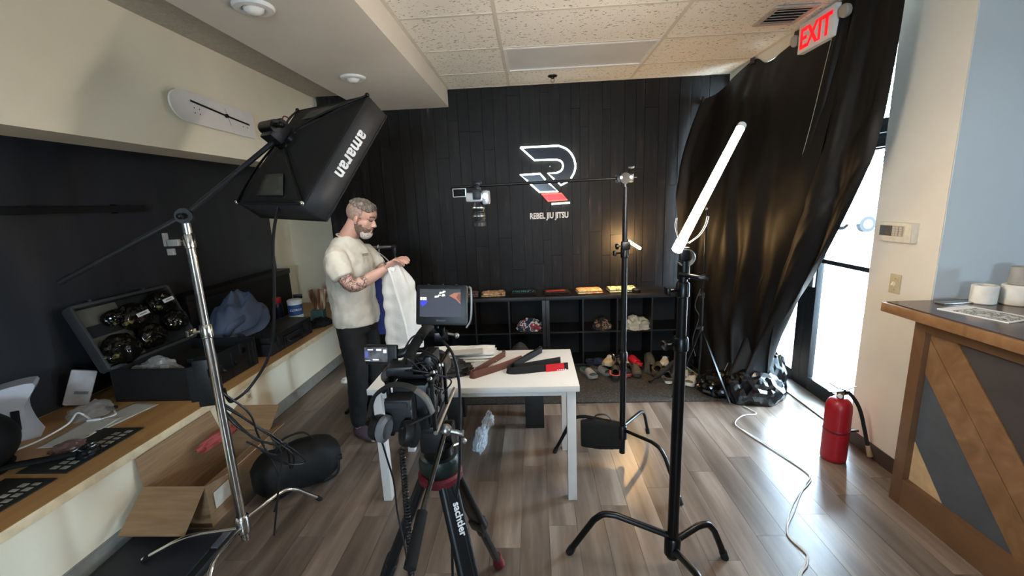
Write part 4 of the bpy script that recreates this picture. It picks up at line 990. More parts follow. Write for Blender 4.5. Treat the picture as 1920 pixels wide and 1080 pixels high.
def shoes():
    GY = mat('grey_foam', '6d6d6b', .7); LG = mat('pale_grey_foam', '8b8a85', .7); DG = mat('dark_grey_foam', '2c2c2c', .75); NV = mat('navy_foam', '262b3a', .7)
    TAUPE = mat('taupe_foam', '4a443c', .75); OLV = mat('dark_olive_foam', '39372f', .75); CRM = mat('cream_foam', 'b6aa95', .7); SAND = mat('sand_mesh', 'a1927a', .8); BK = mat('black_foam', '151515', .7)
    SAL = mat('salmon_trim', 'c0504a', .6); RDF = mat('bright_red_foam', 'c81e2c', .5); ORG_ = mat('orange_trim', 'c86a2c', .6); WH = mat('offwhite_foam', 'c9c4b6', .6); BRN = mat('brown_suede', '4c3a2a', .8)
    z = .012
    q = lambda a: math.radians(a)
    shoe('slide', (.515, 4.02, z), (0, 0, q(-68)), (LG, LG, mat('teal_footbed', '2c4c48', .7)), 'pale grey slide sandal nearest the table, leftmost of the shoes')
    shoe('slide', (.645, 4.07, z), (0, 0, q(-50)), (GY, GY, DG), 'mid grey slide sandal beside the leftmost pale one')
    shoe('clog', (.65, 4.20, .03), (q(4), q(-6), q(-35)), (NV, NV), 'navy blue clog behind the grey slide sandals')
    shoe('clog', (.775, 3.99, z), (0, 0, q(80)), (DG, mat('charcoal_foam', '343232', .7), SAL), 'charcoal clog with a salmon heel strap at the front of the shoes')
    shoe('sneaker', (.74, 4.12, .065), (q(6), q(-14), q(-120)), (SAND, SAND, BK), 'sand coloured sneaker with black collar lying on the navy clog')
    shoe('sneaker', (.88, 4.16, .05), (0, q(-12), q(-85)), (BK, SAND, BK), 'sand and black sneaker half hidden by the boom stand')
    shoe('clog', (.86, 4.05, z), (0, 0, q(-75)), (SAL, BK), 'black clog with a red sole behind the charcoal clog')
    shoe('clog', (.985, 4.04, z), (0, 0, q(-95)), (DG, TAUPE), 'dark taupe clog to the right of the boom stand')
    shoe('slide', (.985, 4.23, .06), (q(-14), q(10), q(-60)), (RDF, RDF, RDF), 'bright red slide sandal lying on top of the dark clogs')
    shoe('clog', (1.12, 4.14, .06), (q(55), q(-30), q(75)), (OLV, mat('olive_foam', '403d33', .8)), 'big olive grey clog tipped on its side')
    shoe('clog', (1.20, 4.06, .02), (q(20), 0, q(62)), (BRN, mat('mottled_brown', '453c2f', .8, var=.3)), 'mottled brown clog leaning beside the olive one')
    shoe('clog', (1.245, 3.90, z), (0, 0, q(84)), (WH, TAUPE, TAUPE), 'taupe clog with an off-white sole by the front light stand')
    shoe('sneaker', (1.30, 4.14, .03), (0, q(-20), q(-110)), (WH, CRM, TAUPE), 'cream sneaker behind the off-white soled clog')
    SLW = mat('white_slide_foam', 'cfc9bb', .6); FB = mat('olive_footbed', '6a6656', .8)
    for k, (lo, a, lb) in enumerate((((1.43, 3.93, z), q(-125), 'off-white slide sandal with dark logo, the farther of the pair'), ((1.455, 3.80, z), q(-128), 'off-white slide sandal with dark logo, the nearer of the pair'))):
        s = shoe('slide', lo, (0, 0, a), (SLW, SLW, FB), lb)
        for i, tx in enumerate(('THE', 'NORTH', 'FACE')):
            bm = text_bm(tx, .016, (.075-.012*i*0, 0, 0), (0, -1, 0), (1, 0, 0), .001, .8)
            bmesh.ops.translate(bm, verts=bm.verts[:], vec=V((-.042-.013*i, .0, .083)))
            ob('printed_line', bm, BLK, s, local=True)
        bm = nb()
        for r0 in (.006, .012, .018):
            tb(bm, [(.033-.013+r0*math.cos(w_)-.045, -.036+r0*math.sin(w_), .0765) for w_ in [PI*.5*j/8+PI*.5 for j in range(9)]], .0018, 5)
        ob('printed_mark', bm, BLK, s, local=True)
    shoe('sneaker', (1.50, 4.12, .02), (0, 0, q(-140)), (BK, DG, BK, DG), 'dark grey sneaker in the shadow beside the plastic sheet')
    shoe('sneaker', (1.66, 4.08, .02), (0, 0, q(-100)), (BK, BK, BRN, CRM), 'black sneaker with pale laces half under the plastic sheet')
    # umbrella lying across the shoes
    t = thing('folded_umbrella', (1.2, 3.88, .02), 'slim black folded umbrella lying across the shoes', 'umbrella')
    bm = nb(); tb(bm, [(1.10, 3.82, .045), (1.17, 3.85, .07), (1.31, 3.93, .15), (1.38, 3.97, .19)], [.01, .022, .026, .016], 10); ob('canopy_roll', bm, BLKM, t)
    bm = nb(); tb(bm, cr([(1.10, 3.82, .045), (1.07, 3.805, .03), (1.05, 3.795, .03)], 4), .011, 8); ob('handle', bm, BLK, t)
    # charger brick on the carpet
    t = thing('power_adapter', (1.52, 3.68, .012), 'small black power adapter with lead beside the off-white slides', 'adapter')
    bm = nb(); bx(bm, (1.47, 3.66, .034), (.05, .07, .04), rz(.4), .006); ob('adapter_body', bm, BLK, t)
    bm = nb(); tb(bm, cr([(1.485, 3.63, .02), (1.53, 3.56, .016), (1.56, 3.48, .016), (1.52, 3.42, .012), (1.62, 3.44, .012), (1.72, 3.42, .012)], 8), .004, 6); ob('adapter_lead', bm, BLK, t)
shoes()

# ================================================================== garments on and in the shelves
def folded(name, c, w, d, h, m, label, rot=0, cat='shirt', layers=2, seed=1):
    t = thing(name, c, label, cat); c = V(c)
    R = rz(rot)
    for k in range(layers):
        def F(u, v, k=k):
            a = 2*PI*v; x = (u-.5)*w*(1-.04*k); e = max(0, abs(2*u-1)-.9)/.1
            yy = math.copysign(abs(math.cos(a))**.45, math.cos(a))*d/2*(1-.05*k); zz = math.copysign(abs(math.sin(a))**.6, math.sin(a))*h/layers/2*(1-.5*e)
            wob = .004*nz((u*4, v*3, k+seed), 2)
            return c + R @ V((x+.006*nz((v*4, k, seed), 2), yy, h/layers*(k+.5)+zz+wob*(1 if math.sin(a) > 0 else 0)))
        bm = nb(); g = gr(bm, F, 14, 28, True); bm.faces.new(g[0]); bm.faces.new(g[-1])
        ob('fold_layer', bm, m if not isinstance(m, list) else m[k % len(m)], t)
    return t
def shelf_garments():
    z = .7725
    TAN = ramp_mat('tan_print', [(.42, 'd8bf97'), (.5, '8a4a35'), (.56, 'd8bf97'), (.66, '5c2c24')], scale=16, rough=.85, detail=3, distort=1.5)
    folded('folded_shirt', (-.44, 4.42, z), .25, .2, .036, TAN, 'folded tan shirt with brown print on the shelf top', .06, seed=2)
    BKC = mat('black_cotton', '121213', .9)
    t = folded('folded_shirt', (-.12, 4.43, z), .26, .2, .03, BKC, 'folded black shirt with teal lettering on the shelf top', .05, seed=3)
    TEAL = mat('teal_print', '3f9a9c', .7)
    x = -.235
    for k, st in enumerate(([(0, 0), (.01, .06), (.02, .01), (.03, .06), (.04, 0)], [(0, 0), (0, .05)], [(.02, .05), (0, .04), (0, .01), (.02, 0)], [(0, 0), (.0, .06), (0, .03), (.02, .03), (.02, 0), (.02, .06)], [(0, .05), (0, .0)], [(0, .05), (0, 0), (.02, 0), (.02, .05)], [(0, 0), (0, .06), (.03, .06)], [(.0, 0), (.02, .07), (.03, 0)])):
        pts = [V((x+a, 4.37+b*1.4, z+.034)) for a, b in st]; bm = nb(); tb(bm, pts, .004, 6, ry=.5); ob('print_stroke', bm, TEAL, t); x += max(a for a, b in st)+.012
    t = folded('folded_shirt', (.235, 4.42, z), .27, .21, .03, mat('dark_brown_cotton', '231b1a', .9), 'folded dark shirt with a red stripe on the shelf top', .05, seed=4)
    bm = nb(); bx(bm, (.22, 4.40, z+.031), (.2, .05, .006), rz(.2), .002); ob('red_print', bm, mat('red_print', 'b5372f', .8), t)
    CRP = ramp_mat('cream_red_print', [(.45, 'd9d3a0'), (.53, 'c8563a'), (.62, 'd9d3a0'), (.72, 'd06a48')], scale=14, rough=.85, detail=3, distort=2)
    folded('folded_shirt', (.575, 4.42, z), .26, .2, .04, CRP, 'folded cream shirt with red print on the shelf top', .05, seed=5)
    CAM = ramp_mat('green_cream_camo', [(.4, 'c9c9a6'), (.48, '5e6a4c'), (.56, 'd6d6bd'), (.64, '3c4436')], scale=12, rough=.85, detail=3, const=True)
    folded('folded_shirt', (.925, 4.44, z), .3, .2, .04, CAM, 'rumpled green and cream camouflage shirt at the right end of the shirts', .0, seed=6)
    folded('folded_shirt', (-.70, 4.42, z), .2, .2, .035, ramp_mat('dark_pink_print', [(.45, '1a1616'), (.55, '8a6a66'), (.62, '1a1616')], scale=18, rough=.85), 'folded dark patterned shirt partly behind the camera monitor', .05, seed=7)
    t = folded('folded_shirt', (-1.02, 4.40, z), .16, .18, .05, mat('yellow_cotton', 'b58a3c', .9), 'folded mustard yellow shirt beside the hanging white jacket', .05, seed=8)
    FLAG = ramp_mat('red_white_blue_print', [(.38, '26324f'), (.46, 'd6d2cc'), (.54, '3a4a6c'), (.6, 'b83a3a'), (.68, 'd8d6d0')], scale=13, rough=.85, detail=2, const=True)
    zc = .395
    bm = heap_bm((-.06, 4.38, zc), (.125, .1, .1), 21, .3, 2.4, 24, 20); ob('crumpled_shorts', bm, FLAG, None, 'crumpled red white and blue shorts in the shelf cell', 'shorts', ang=60)
    bm = heap_bm((.70, 4.37, zc), (.085, .1, .09), 22, .25, 2.2, 24, 20); ob('crumpled_shirt', bm, ramp_mat('brown_camo', [(.42, '2a201c'), (.5, '8a6a58'), (.58, '3a2a24'), (.64, 'a58c78')], scale=16, rough=.9, detail=3, const=True), None, 'crumpled brown camouflage garment in the shelf cell', 'shirt', ang=60)
    bm = heap_bm((1.06, 4.37, zc), (.13, .12, .1), 23, .3, 2.2, 24, 20); ob('crumpled_cloth', bm, mat('cream_cloth', 'b4ad9a', .9), None, 'crumpled cream cloth in the shelf cell right of the boom stand', 'cloth', ang=60)
    # slanted board leaning in the left unit and a dark bag behind the table
    bm = heap_bm((-.16, 3.99, .012), (.13, .15, .37), 31, .08, 1.5, 24, 20, ridge=False); ob('dark_bag', bm, mat('dark_grey_canvas', '232325', .85), None, 'dark grey rounded bag on the carpet behind the table', 'bag', ang=60)
shelf_garments()

# ================================================================== things on the table
def ribbon_bm(path, h, th, z0, tilt=0):
    """band standing on edge along a path (x, y[, dz])"""
    P = cr([(p[0], p[1], p[2] if len(p) > 2 else 0) for p in path], 8); bm = nb(); rs = []
    for i, p in enumerate(P):
        d = (P[min(i+1, len(P)-1)]-P[max(i-1, 0)]); d.z = 0; d.normalize(); s = V((-d.y, d.x, 0))
        lean = s*tilt
        rs.append([bm.verts.new(p+V((0, 0, z0))+s*a*th/2+(V((0, 0, 1))+lean)*b) for a, b in ((-1, 0), (1, 0), (1, h*.5), (1, h), (-1, h), (-1, h*.5))])
    skin_rings(bm, rs); return bm
def table_items():
    z = .7302
    BRB = mat('brown_belt_cotton', '5e3a30', .85, bump=.3, bscale=260); BKB = mat('black_belt_cotton', '121214', .85, bump=.3, bscale=260)
    t = thing('brown_belt', (-.25, 2.5, z), 'folded brown martial arts belt lying on the white table', 'belt')
    bm = ribbon_bm([(-.225, 2.67), (-.30, 2.53), (-.372, 2.40), (-.40, 2.345), (-.375, 2.318), (-.335, 2.345), (-.21, 2.45), (-.09, 2.57)], .04, .006, z, .25); ob('belt_strand', bm, BRB, t)
    bm = ribbon_bm([(-.21, 2.672), (-.28, 2.545), (-.35, 2.425), (-.375, 2.37), (-.35, 2.355), (-.20, 2.475), (-.10, 2.58)], .037, .006, z, .1); ob('belt_strand', bm, BRB, t)
    bm = ribbon_bm([(-.225, 2.67), (-.222, 2.685), (-.212, 2.685), (-.21, 2.672)], .04, .006, z); ob('belt_fold', bm, BRB, t)
    t = thing('black_belt', (0, 2.55, z), 'folded black martial arts belt with a red bar on the white table', 'belt')
    bm = ribbon_bm([(.02, 2.735), (-.05, 2.64), (-.12, 2.52), (-.175, 2.43), (-.18, 2.39), (-.15, 2.372), (-.08, 2.378), (.04, 2.405), (.19, 2.435)], .04, .006, z, .2); ob('belt_strand', bm, BKB, t)
    bm = ribbon_bm([(.035, 2.73), (-.03, 2.63), (-.10, 2.53), (-.14, 2.46), (-.125, 2.43), (-.04, 2.46), (.06, 2.50), (.15, 2.535)], .04, .006, z, .1); ob('belt_strand', bm, BKB, t)
    bm = ribbon_bm([(.02, 2.735), (.022, 2.748), (.032, 2.748), (.035, 2.73)], .04, .006, z); ob('belt_fold', bm, BKB, t)
    bm = ribbon_bm([(.055, 2.4015), (.11, 2.4125), (.165, 2.424)], .041, .009, z, .2); ob('red_bar', bm, mat('red_belt_bar', 'b3121f', .8), t, label='bright red bar near the belt end')
    bm = nb()
    for k in range(5): bx(bm, (.125+.012*k, 2.4105+.0024*k, z+.006), (.008, .003, .004), rz(.2))
    ob('stitched_lettering', bm, WHITE, t)
    bm = heap_bm((-.53, 2.44, z), (.115, .10, .055), 41, .35, 2.6, 26, 22); ob('black_garment', bm, mat('black_satin', '1a1817', .45), None, 'crumpled shiny black garment beside the brown belt', 'garment', ang=60)
    bm = nb(); bx(bm, (-.63, 2.40, z+.012), (.06, .07, .022), rz(.3), .004); ob('leather_patch', bm, mat('tan_leather', '7d4a33', .6), None, 'small tan leather piece half hidden behind the video camera', 'patch')
    for k, (x, y, a, c, lb) in enumerate(((-.60, 2.62, .3, '5a2d20', 'small brown oval label card nearest the white clothes'), (-.55, 2.55, -.1, '6a3a28', 'brown and white label card in the middle of the table'), (-.60, 2.49, .2, '7a4630', 'brown label card beside the crumpled black garment'))):
        t = thing('label_card', (x, y, z), lb, 'card', 'label cards on the table')
        bm = nb(); bx(bm, (x, y, z+.0015), (.11, .045, .003), rz(a), .001); ob('card', bm, WHITE, t)
        bm = nb(); bx(bm, (x-.005, y, z+.0037), (.08, .034, .0012), rz(a)); ob('brown_print', bm, mat('card_'+c, c, .6), t)
    def F(u, v): return (-.42+.14*u+.02*v, 2.49+.11*v, z+.004+.006*abs(nz((u*5, v*5, 2), 1.4)))
    bm = nb(); gr(bm, F, 16, 14); ob('plastic_sleeve', bm, mat('clear_sleeve', 'c9cac6', .15, alpha=.55), None, 'crinkled clear plastic sleeve beside the brown belt', 'sleeve', ang=25, solid=.001)
    # white folded uniforms at the back edge
    W1 = mat('white_cotton', 'd0cec8', .9, bump=.25, bscale=180)
    t = folded('folded_uniform', (-.50, 2.665, z), .48, .2, .06, W1, 'stack of folded white uniforms with a small red label on the table', .03, 'uniform', 3, seed=9)
    bm = nb(); bx(bm, (-.655, 2.585, z+.055), (.035, .004, .028), rot3(.35, 0, .03)); ob('red_label', bm, mat('red_label', 'b8383a', .8), t)
    bm = nb(); bx(bm, (-.45, 2.60, z+.0655), (.2, .1, .002), rz(.15)); ob('grey_packet', bm, mat('grey_packet', 'a9a8a2', .3), None, 'thin grey plastic packet on top of the folded white uniforms', 'packet')
table_items()

# black bench under the table
def bench():
    t = thing('black_bench', (-.36, 3.05, 0), 'low black bench whose two panel ends show under the table', 'bench')
    m = mat('bench_black', '141313', .5)
    for x0, x1 in ((-.76, -.60), (-.10, .045)):
        bm = nb(); bb(bm, (x0, 3.03, 0), (x1, 3.10, .36), .002); ob('end_panel', bm, m, t)
    bm = nb(); bb(bm, (-.78, 3.02, .36), (.065, 3.30, .39), .003); ob('seat_board', bm, m, t)
    for x0, x1 in ((-.76, -.60), (-.10, .045)):
        bm = nb(); bb(bm, (x0, 3.22, 0), (x1, 3.29, .36), .002); ob('end_panel', bm, m, t)
bench()
def floor_bits():
    CL = mat('clear_film', 'd5dbe2', .12, alpha=.42, bump=.4, bscale=40)
    t = thing('plastic_wrapper', (-.43, 2.97, 0), 'crumpled clear plastic wrapper on the floor under the table', 'wrapper')
    bm = crumple_bm((-.437, 2.85, .004), (.05, .16, .065), 51, 4, 1.3); ob('wrapper_lower', bm, CL, t, ang=20)
    bm = crumple_bm((-.405, 3.12, .004), (.045, .13, .06), 52, 4, 1.3); ob('wrapper_upper', bm, CL, t, ang=20)
    bm = heap_bm((-1.96, 3.98, .002), (.04, .035, .04), 53, .4, 2.6, 18, 14); ob('crumpled_tissue', bm, WHITE, None, 'small crumpled white tissue on the floor by the bench wall', 'tissue', ang=60)
    # cardboard box with open flaps
    CB = ramp_mat('cardboard', [(.3, '86694c'), (.7, '9a7c5c')], scale=6, rough=.85, stretch=(1, 1, 14)); CBI = mat('cardboard_inside', '7a5636', .9)
    t = thing('cardboard_box', (-1.95, 2.25, 0), 'open brown cardboard box with folded-out flaps on the floor at left', 'box')
    x0, x1, y0, y1, h, th = -2.22, -1.86, 2.0, 2.60, .26, .006
    for a, b in (((x0, y0, 0), (x1, y0+th, h)), ((x0, y1-th, 0), (x1, y1, h)), ((x0, y0+th, 0), (x0+th, y1-th, h)), ((x1-th, y0+th, 0), (x1, y1-th, h))):
        bm = nb(); bb(bm, a, b); ob('box_side', bm, CB, t)
    bm = nb(); bb(bm, (x0+th, y0+th, .002), (x1-th, y1-th, .008)); ob('box_bottom', bm, CBI, t)
    def flap(pts): 
        bm = nb(); n = (V(pts[1])-V(pts[0])).cross(V(pts[2])-V(pts[0])); prism(bm, pts, n, .005); ob('box_flap', bm, CB, t)
    flap([(x0, y0, h), (x1, y0, h), (x1+.02, y0-.2, h-.14), (x0+.02, y0-.2, h-.14)])
    flap([(x1, y0, h), (x1, y1, h), (x1+.12, y1-.02, h+.06), (x1+.12, y0+.02, h+.06)])
    flap([(x0, y1, h), (x1, y1, h), (x1-.02, y1+.17, h+.10), (x0+.02, y1+.17, h+.10)])
    flap([(x0, y0, h), (x0, y1, h), (x0-.03, y1-.02, h+.16), (x0-.03, y0+.02, h+.16)])
    bm = nb(); bx(bm, (-1.853, 2.10, .14), (.003, .12, .1), None); ob('shipping_label', bm, mat('label_paper', 'cfc8ba', .7), t)
    bm = crumple_bm((-2.13, 2.48, .275), (.05, .17, .045), 54, 4, 1.4); ob('red_tissue', bm, mat('red_tissue_paper', '96433f', .6), None, 'crumpled red tissue paper on the cardboard box beside the wall', 'tissue', ang=20)
    # black camera bag
    BG = mat('bag_nylon', '060607', .7, bump=.2, bscale=200)
    t = thing('camera_bag', (-1.58, 2.42, 0), 'black nylon equipment bag on the floor behind the chrome stand', 'bag')
    def Fb(u, v):
        a = 2*PI*v; ax = V((-1.74, 2.20, 0)).lerp(V((-1.37, 2.55, 0)), u); e = 1-abs(2*u-1)**5*.55
        dirn = V((.3, -.32, 0)).normalized()
        s = math.copysign(abs(math.cos(a))**.7, math.cos(a)); c = math.copysign(abs(math.sin(a))**.8, math.sin(a))
        return ax + dirn*s*.135*e + V((0, 0, .14+.14*c*e+.02*nz((u*3, v*4, 1), 2)))
    bm = nb(); g = gr(bm, Fb, 20, 28, True); bm.faces.new(g[0]); bm.faces.new(g[-1]); ob('bag_body', bm, BG, t, ang=60)
    bm = nb(); tb(bm, cr([(-1.64, 2.29, .275), (-1.60, 2.34, .34), (-1.52, 2.42, .34), (-1.48, 2.46, .275)], 5), .012, 8, ry=.4); ob('carry_handle', bm, BG, t)
    bm = nb(); tb(bm, cr([(-1.39, 2.5, .2), (-1.33, 2.46, .12), (-1.34, 2.44, .03), (-1.40, 2.38, .015)], 5), .011, 8, ry=.4); ob('shoulder_strap', bm, BG, t)
    bm = nb(); bx(bm, (-1.325, 2.47, .13), (.035, .02, .03), rz(.4), .004); ob('strap_buckle', bm, BLK, t)
    bm = nb(); bx(bm, (-1.50, 2.36, .19), (.16, .012, .1), rz(.82), .02); ob('front_pocket', bm, BG, t)
    bm = nb(); tb(bm, cr([(-1.70, 2.19, .2), (-1.6, 2.27, .235), (-1.47, 2.4, .23)], 5), .004, 6); ob('zip', bm, mat('zip_grey', '4a4a4c', .5), t)
    # black case / mat lying at lower left
    t = thing('black_gear_case', (-1.95, 1.75, 0), 'black gear case lying on the floor at the lower left corner', 'case')
    bm = nb(); bx(bm, (-1.93, 1.70, .027), (.54, .46, .052), rz(.05), .015); ob('case_body', bm, mat('case_black', '0f1012', .55), t)
    bm = nb(); bx(bm, (-1.93, 1.70, .054), (.46, .38, .008), rz(.05), .005); ob('case_lid_panel', bm, mat('case_dark_blue', '1b1e26', .6), t)
    bm = nb(); bx(bm, (-1.69, 1.86, .056), (.035, .13, .012), rz(.05), .003); ob('case_latch', bm, mat('latch_grey', '5d6066', .4), t)
    bm = nb(); bx(bm, (-1.72, 2.71, .003), (.16, .18, .004), rz(.5)); ob('white_card', bm, WHITE, None, 'white card lying on the floor between the box and black bag', 'card')
floor_bits()

# ================================================================== on the reception desk
def desk_items():
    z = 1.1315; PW = mat('roll_paper', 'd9d5cc', .7); CORE = mat('roll_core', '5a5048', .8)
    for i, (x, y, r, h, z0, lb) in enumerate(((2.30, 2.23, .05, .095, z, 'white paper roll standing on the desk, the left one'), (2.42, 2.19, .06, .10, z, 'white paper roll standing on the desk, the right one'), (2.425, 2.19, .045, .09, z+.1005, 'grey paper roll stacked on top of another roll'))):
        t = thing('paper_roll', (x, y, z0), lb, 'paper roll', 'paper rolls on the desk')
        bm = nb(); la(bm, [(r-.004, .0), (r, .004), (r, h-.004), (r-.004, h), (r*.62, h), (r*.6, h-.01), (r*.6, .01), (r*.62, 0)], (x, y, z0), n=32, cap=False); ob('roll_body', bm, PW if i < 2 else mat('grey_paper', '9a968f', .7), t)
        bm = nb(); la(bm, [(r*.6, .002), (r*.6, h-.012)], (x, y, z0), n=28, cap=False); ob('roll_core', bm, CORE, t, solid=.002)
    t = thing('flyer', (2.13, 2.02, z), 'white flyer with dense black drawing lying on the desk', 'flyer')
    bm = nb(); bx(bm, (2.12, 2.03, z+.0015), (.19, .27, .003), rz(.25)); ob('flyer_sheet', bm, WHITE, t)
    bm = nb(); bx(bm, (2.115, 2.01, z+.0035), (.15, .2, .001), rz(.25)); ob('printed_drawing', bm, ramp_mat('ink_drawing', [(.45, 'c9c9c4'), (.5, '2d2d2d'), (.56, 'c9c9c4'), (.62, '3a3a3a')], scale=28, rough=.7, detail=4, distort=1), t)
    bm = nb(); bx(bm, (2.17, 2.24, z+.004), (.16, .05, .008), rz(.1), .003); ob('silver_pen_tray', bm, STEEL, None, 'thin silver tray lying on the desk beside the flyer', 'tray')
    bm = nb(); prism(bm, [(2.20, 1.90, z), (2.45, 1.95, z), (2.45, 1.62, z), (2.18, 1.60, z)], (0, 0, 1), .05); ob('dark_booklet', bm, mat('dark_plum_cover', '241a22', .4), None, 'dark plum folder lying at the near end of the desk', 'folder')
    bm = heap_bm((2.06, 1.72, z), (.03, .03, .03), 61, .3, 2.2, 14, 10); ob('orange_trinket', bm, mat('rust_orange', '8a3c1c', .5), None, 'small rust orange trinket on the edge of the desk', 'trinket', ang=60)
desk_items()
# ================================================================== video camera on its tripod
def tripod():
    ap = V((-.372, 1.40, .80)); t = thing('video_tripod', (-.37, 1.40, 0), 'black tripod with red collar in the centre foreground under the video camera', 'tripod')
    CARB = mat('carbon_leg', '17191c', .38, metal=.3); REDR = mat('red_rubber', '5c0f19', .55)
    feet = [V((-.215, 1.737, 0)), V((-.74, 1.365, 0)), V((-.155, 1.10, 0))]
    bm = nb(); la(bm, [(.03, -.05), (.06, -.045), (.075, -.01), (.075, .02), (.068, .035), (.05, .04)], ap, n=28); ob('bowl', bm, mat('dark_green_grey', '15201e', .35), t)
    bm = nb(); la(bm, [(.074, -.058), (.082, -.05), (.082, -.028), (.074, -.02)], ap+V((.0, 0, -.008)), n=28); ob('red_collar', bm, REDR, t, label='dark red rubber collar')
    for i, f in enumerate(feet):
        d = (f-ap); h = V((d.x, d.y, 0)).normalized(); a = ap + h*.055 + V((0, 0, -.04)); f2 = f+V((0, 0, .03))
        m = a.lerp(f2, .56); u = (f2-a).normalized(); side = u.cross(V((0, 0, 1))).normalized()
        bm = nb(); bx(bm, (a+m)/2, (.052, .034, (m-a).length), basis(u, h), .008); lgp = ob('leg', bm, CARB, t)
        for s in (-1, 1):
            bm = nb(); cy(bm, a+side*s*.019+u*.02-h*.0+V((0, 0, .0)), m+side*s*.019, .0185, n=12); ob('leg_tube', bm, CARB, lgp)
        bm = nb(); bx(bm, m-u*.015, (.068, .05, .07), basis(u, h), .01); ob('leg_clamp', bm, BLK, lgp)
        bm = nb(); bx(bm, (m+f2)/2, (.034, .024, (f2-m).length), basis(u, h), .006); ob('leg_extension', bm, mat('grey_alloy', '3a3b3d', .35, metal=.7), lgp)
        bm = nb(); tb(bm, [f+V((0, 0, .055))-u*.03, f+V((0, 0, .03)), f+V((0, 0, .014))+h*.01, f+V((0, 0, .002))+h*.012], [.02, .027, .028, .018], 12); ob('rubber_foot', bm, REDR if i == 0 else RUBBER, lgp)
        bm = nb(); bx(bm, m+u*.05-h*.012, (.03, .02, .05), basis(u, h), .006); ob('clamp_lever', bm, BLK, lgp)
    # brand lettering down the near leg
    a = ap+V((feet[2].x-ap.x, feet[2].y-ap.y, 0)).normalized()*.055+V((0, 0, -.04)); u = (feet[2]+V((0, 0, .03))-a).normalized()
    h = V((feet[2].x-ap.x, feet[2].y-ap.y, 0)).normalized(); out = (h - u*u.dot(h)).normalized(); uy = out.cross(u)
    bm = text_bm('sachtler', .038, a+u*.135+out*.0285-uy*.006, u, uy, .001, .95, bold=.0008); ob('lettering', bm, mat('white_print', 'e4e4e4', .6), t)
    # fluid head
    bm = nb(); cy(bm, ap+V((0, 0, .035)), ap+V((0, 0, .075)), .055, n=24); ob('pan_base', bm, BLKMET, t)
    bm = nb(); bx(bm, ap+V((-.01, 0, .12)), (.085, .12, .10), None, .015); ob('fluid_head', bm, BLK, t)
    bm = nb(); cy(bm, ap+V((.032, 0, .125)), ap+V((.06, 0, .125)), .04, n=24); ob('tilt_drum', bm, BLKMET, t)
    bm = nb(); bx(bm, ap+V((-.02, .0, .185)), (.07, .2, .025), None, .004); ob('camera_plate', bm, BLK, t)
    j = V((-.325, 1.34, .965))
    bm = nb(); sph(bm, j, .022, None, 12, 8); cy(bm, j, j+V((.055, -.005, -.01)), .008, n=8); cy(bm, j+V((.05, -.005, -.01)), j+V((.062, -.006, -.01)), .012, n=10); ob('handle_rosette', bm, STEEL, t)
    g0, g1, g2 = V((-.361, 1.2, .885)), V((-.357, 1.10, .835)), V((-.360, 1.0, .79))
    bm = nb(); cy(bm, j, g1, .0085, n=12); ob('pan_bar', bm, mat('dark_alloy_bar', '4a4844', .25, metal=.9), t)
    bm = nb(); cy(bm, g1, g2+(g2-g1)*.4, .0165, .018, n=14); ob('pan_grip', bm, RUBBER, t)
    bm = nb(); cy(bm, ap+V((.05, .03, .05)), ap+V((.085, .04, .06)), .006, n=8); sph(bm, ap+V((.088, .041, .061)), .012, None, 10, 8); cy(bm, ap+V((.06, .05, .04)), ap+V((.07, .055, .09)), .004, n=6); ob('drag_knobs', bm, STEEL, t)
tripod()

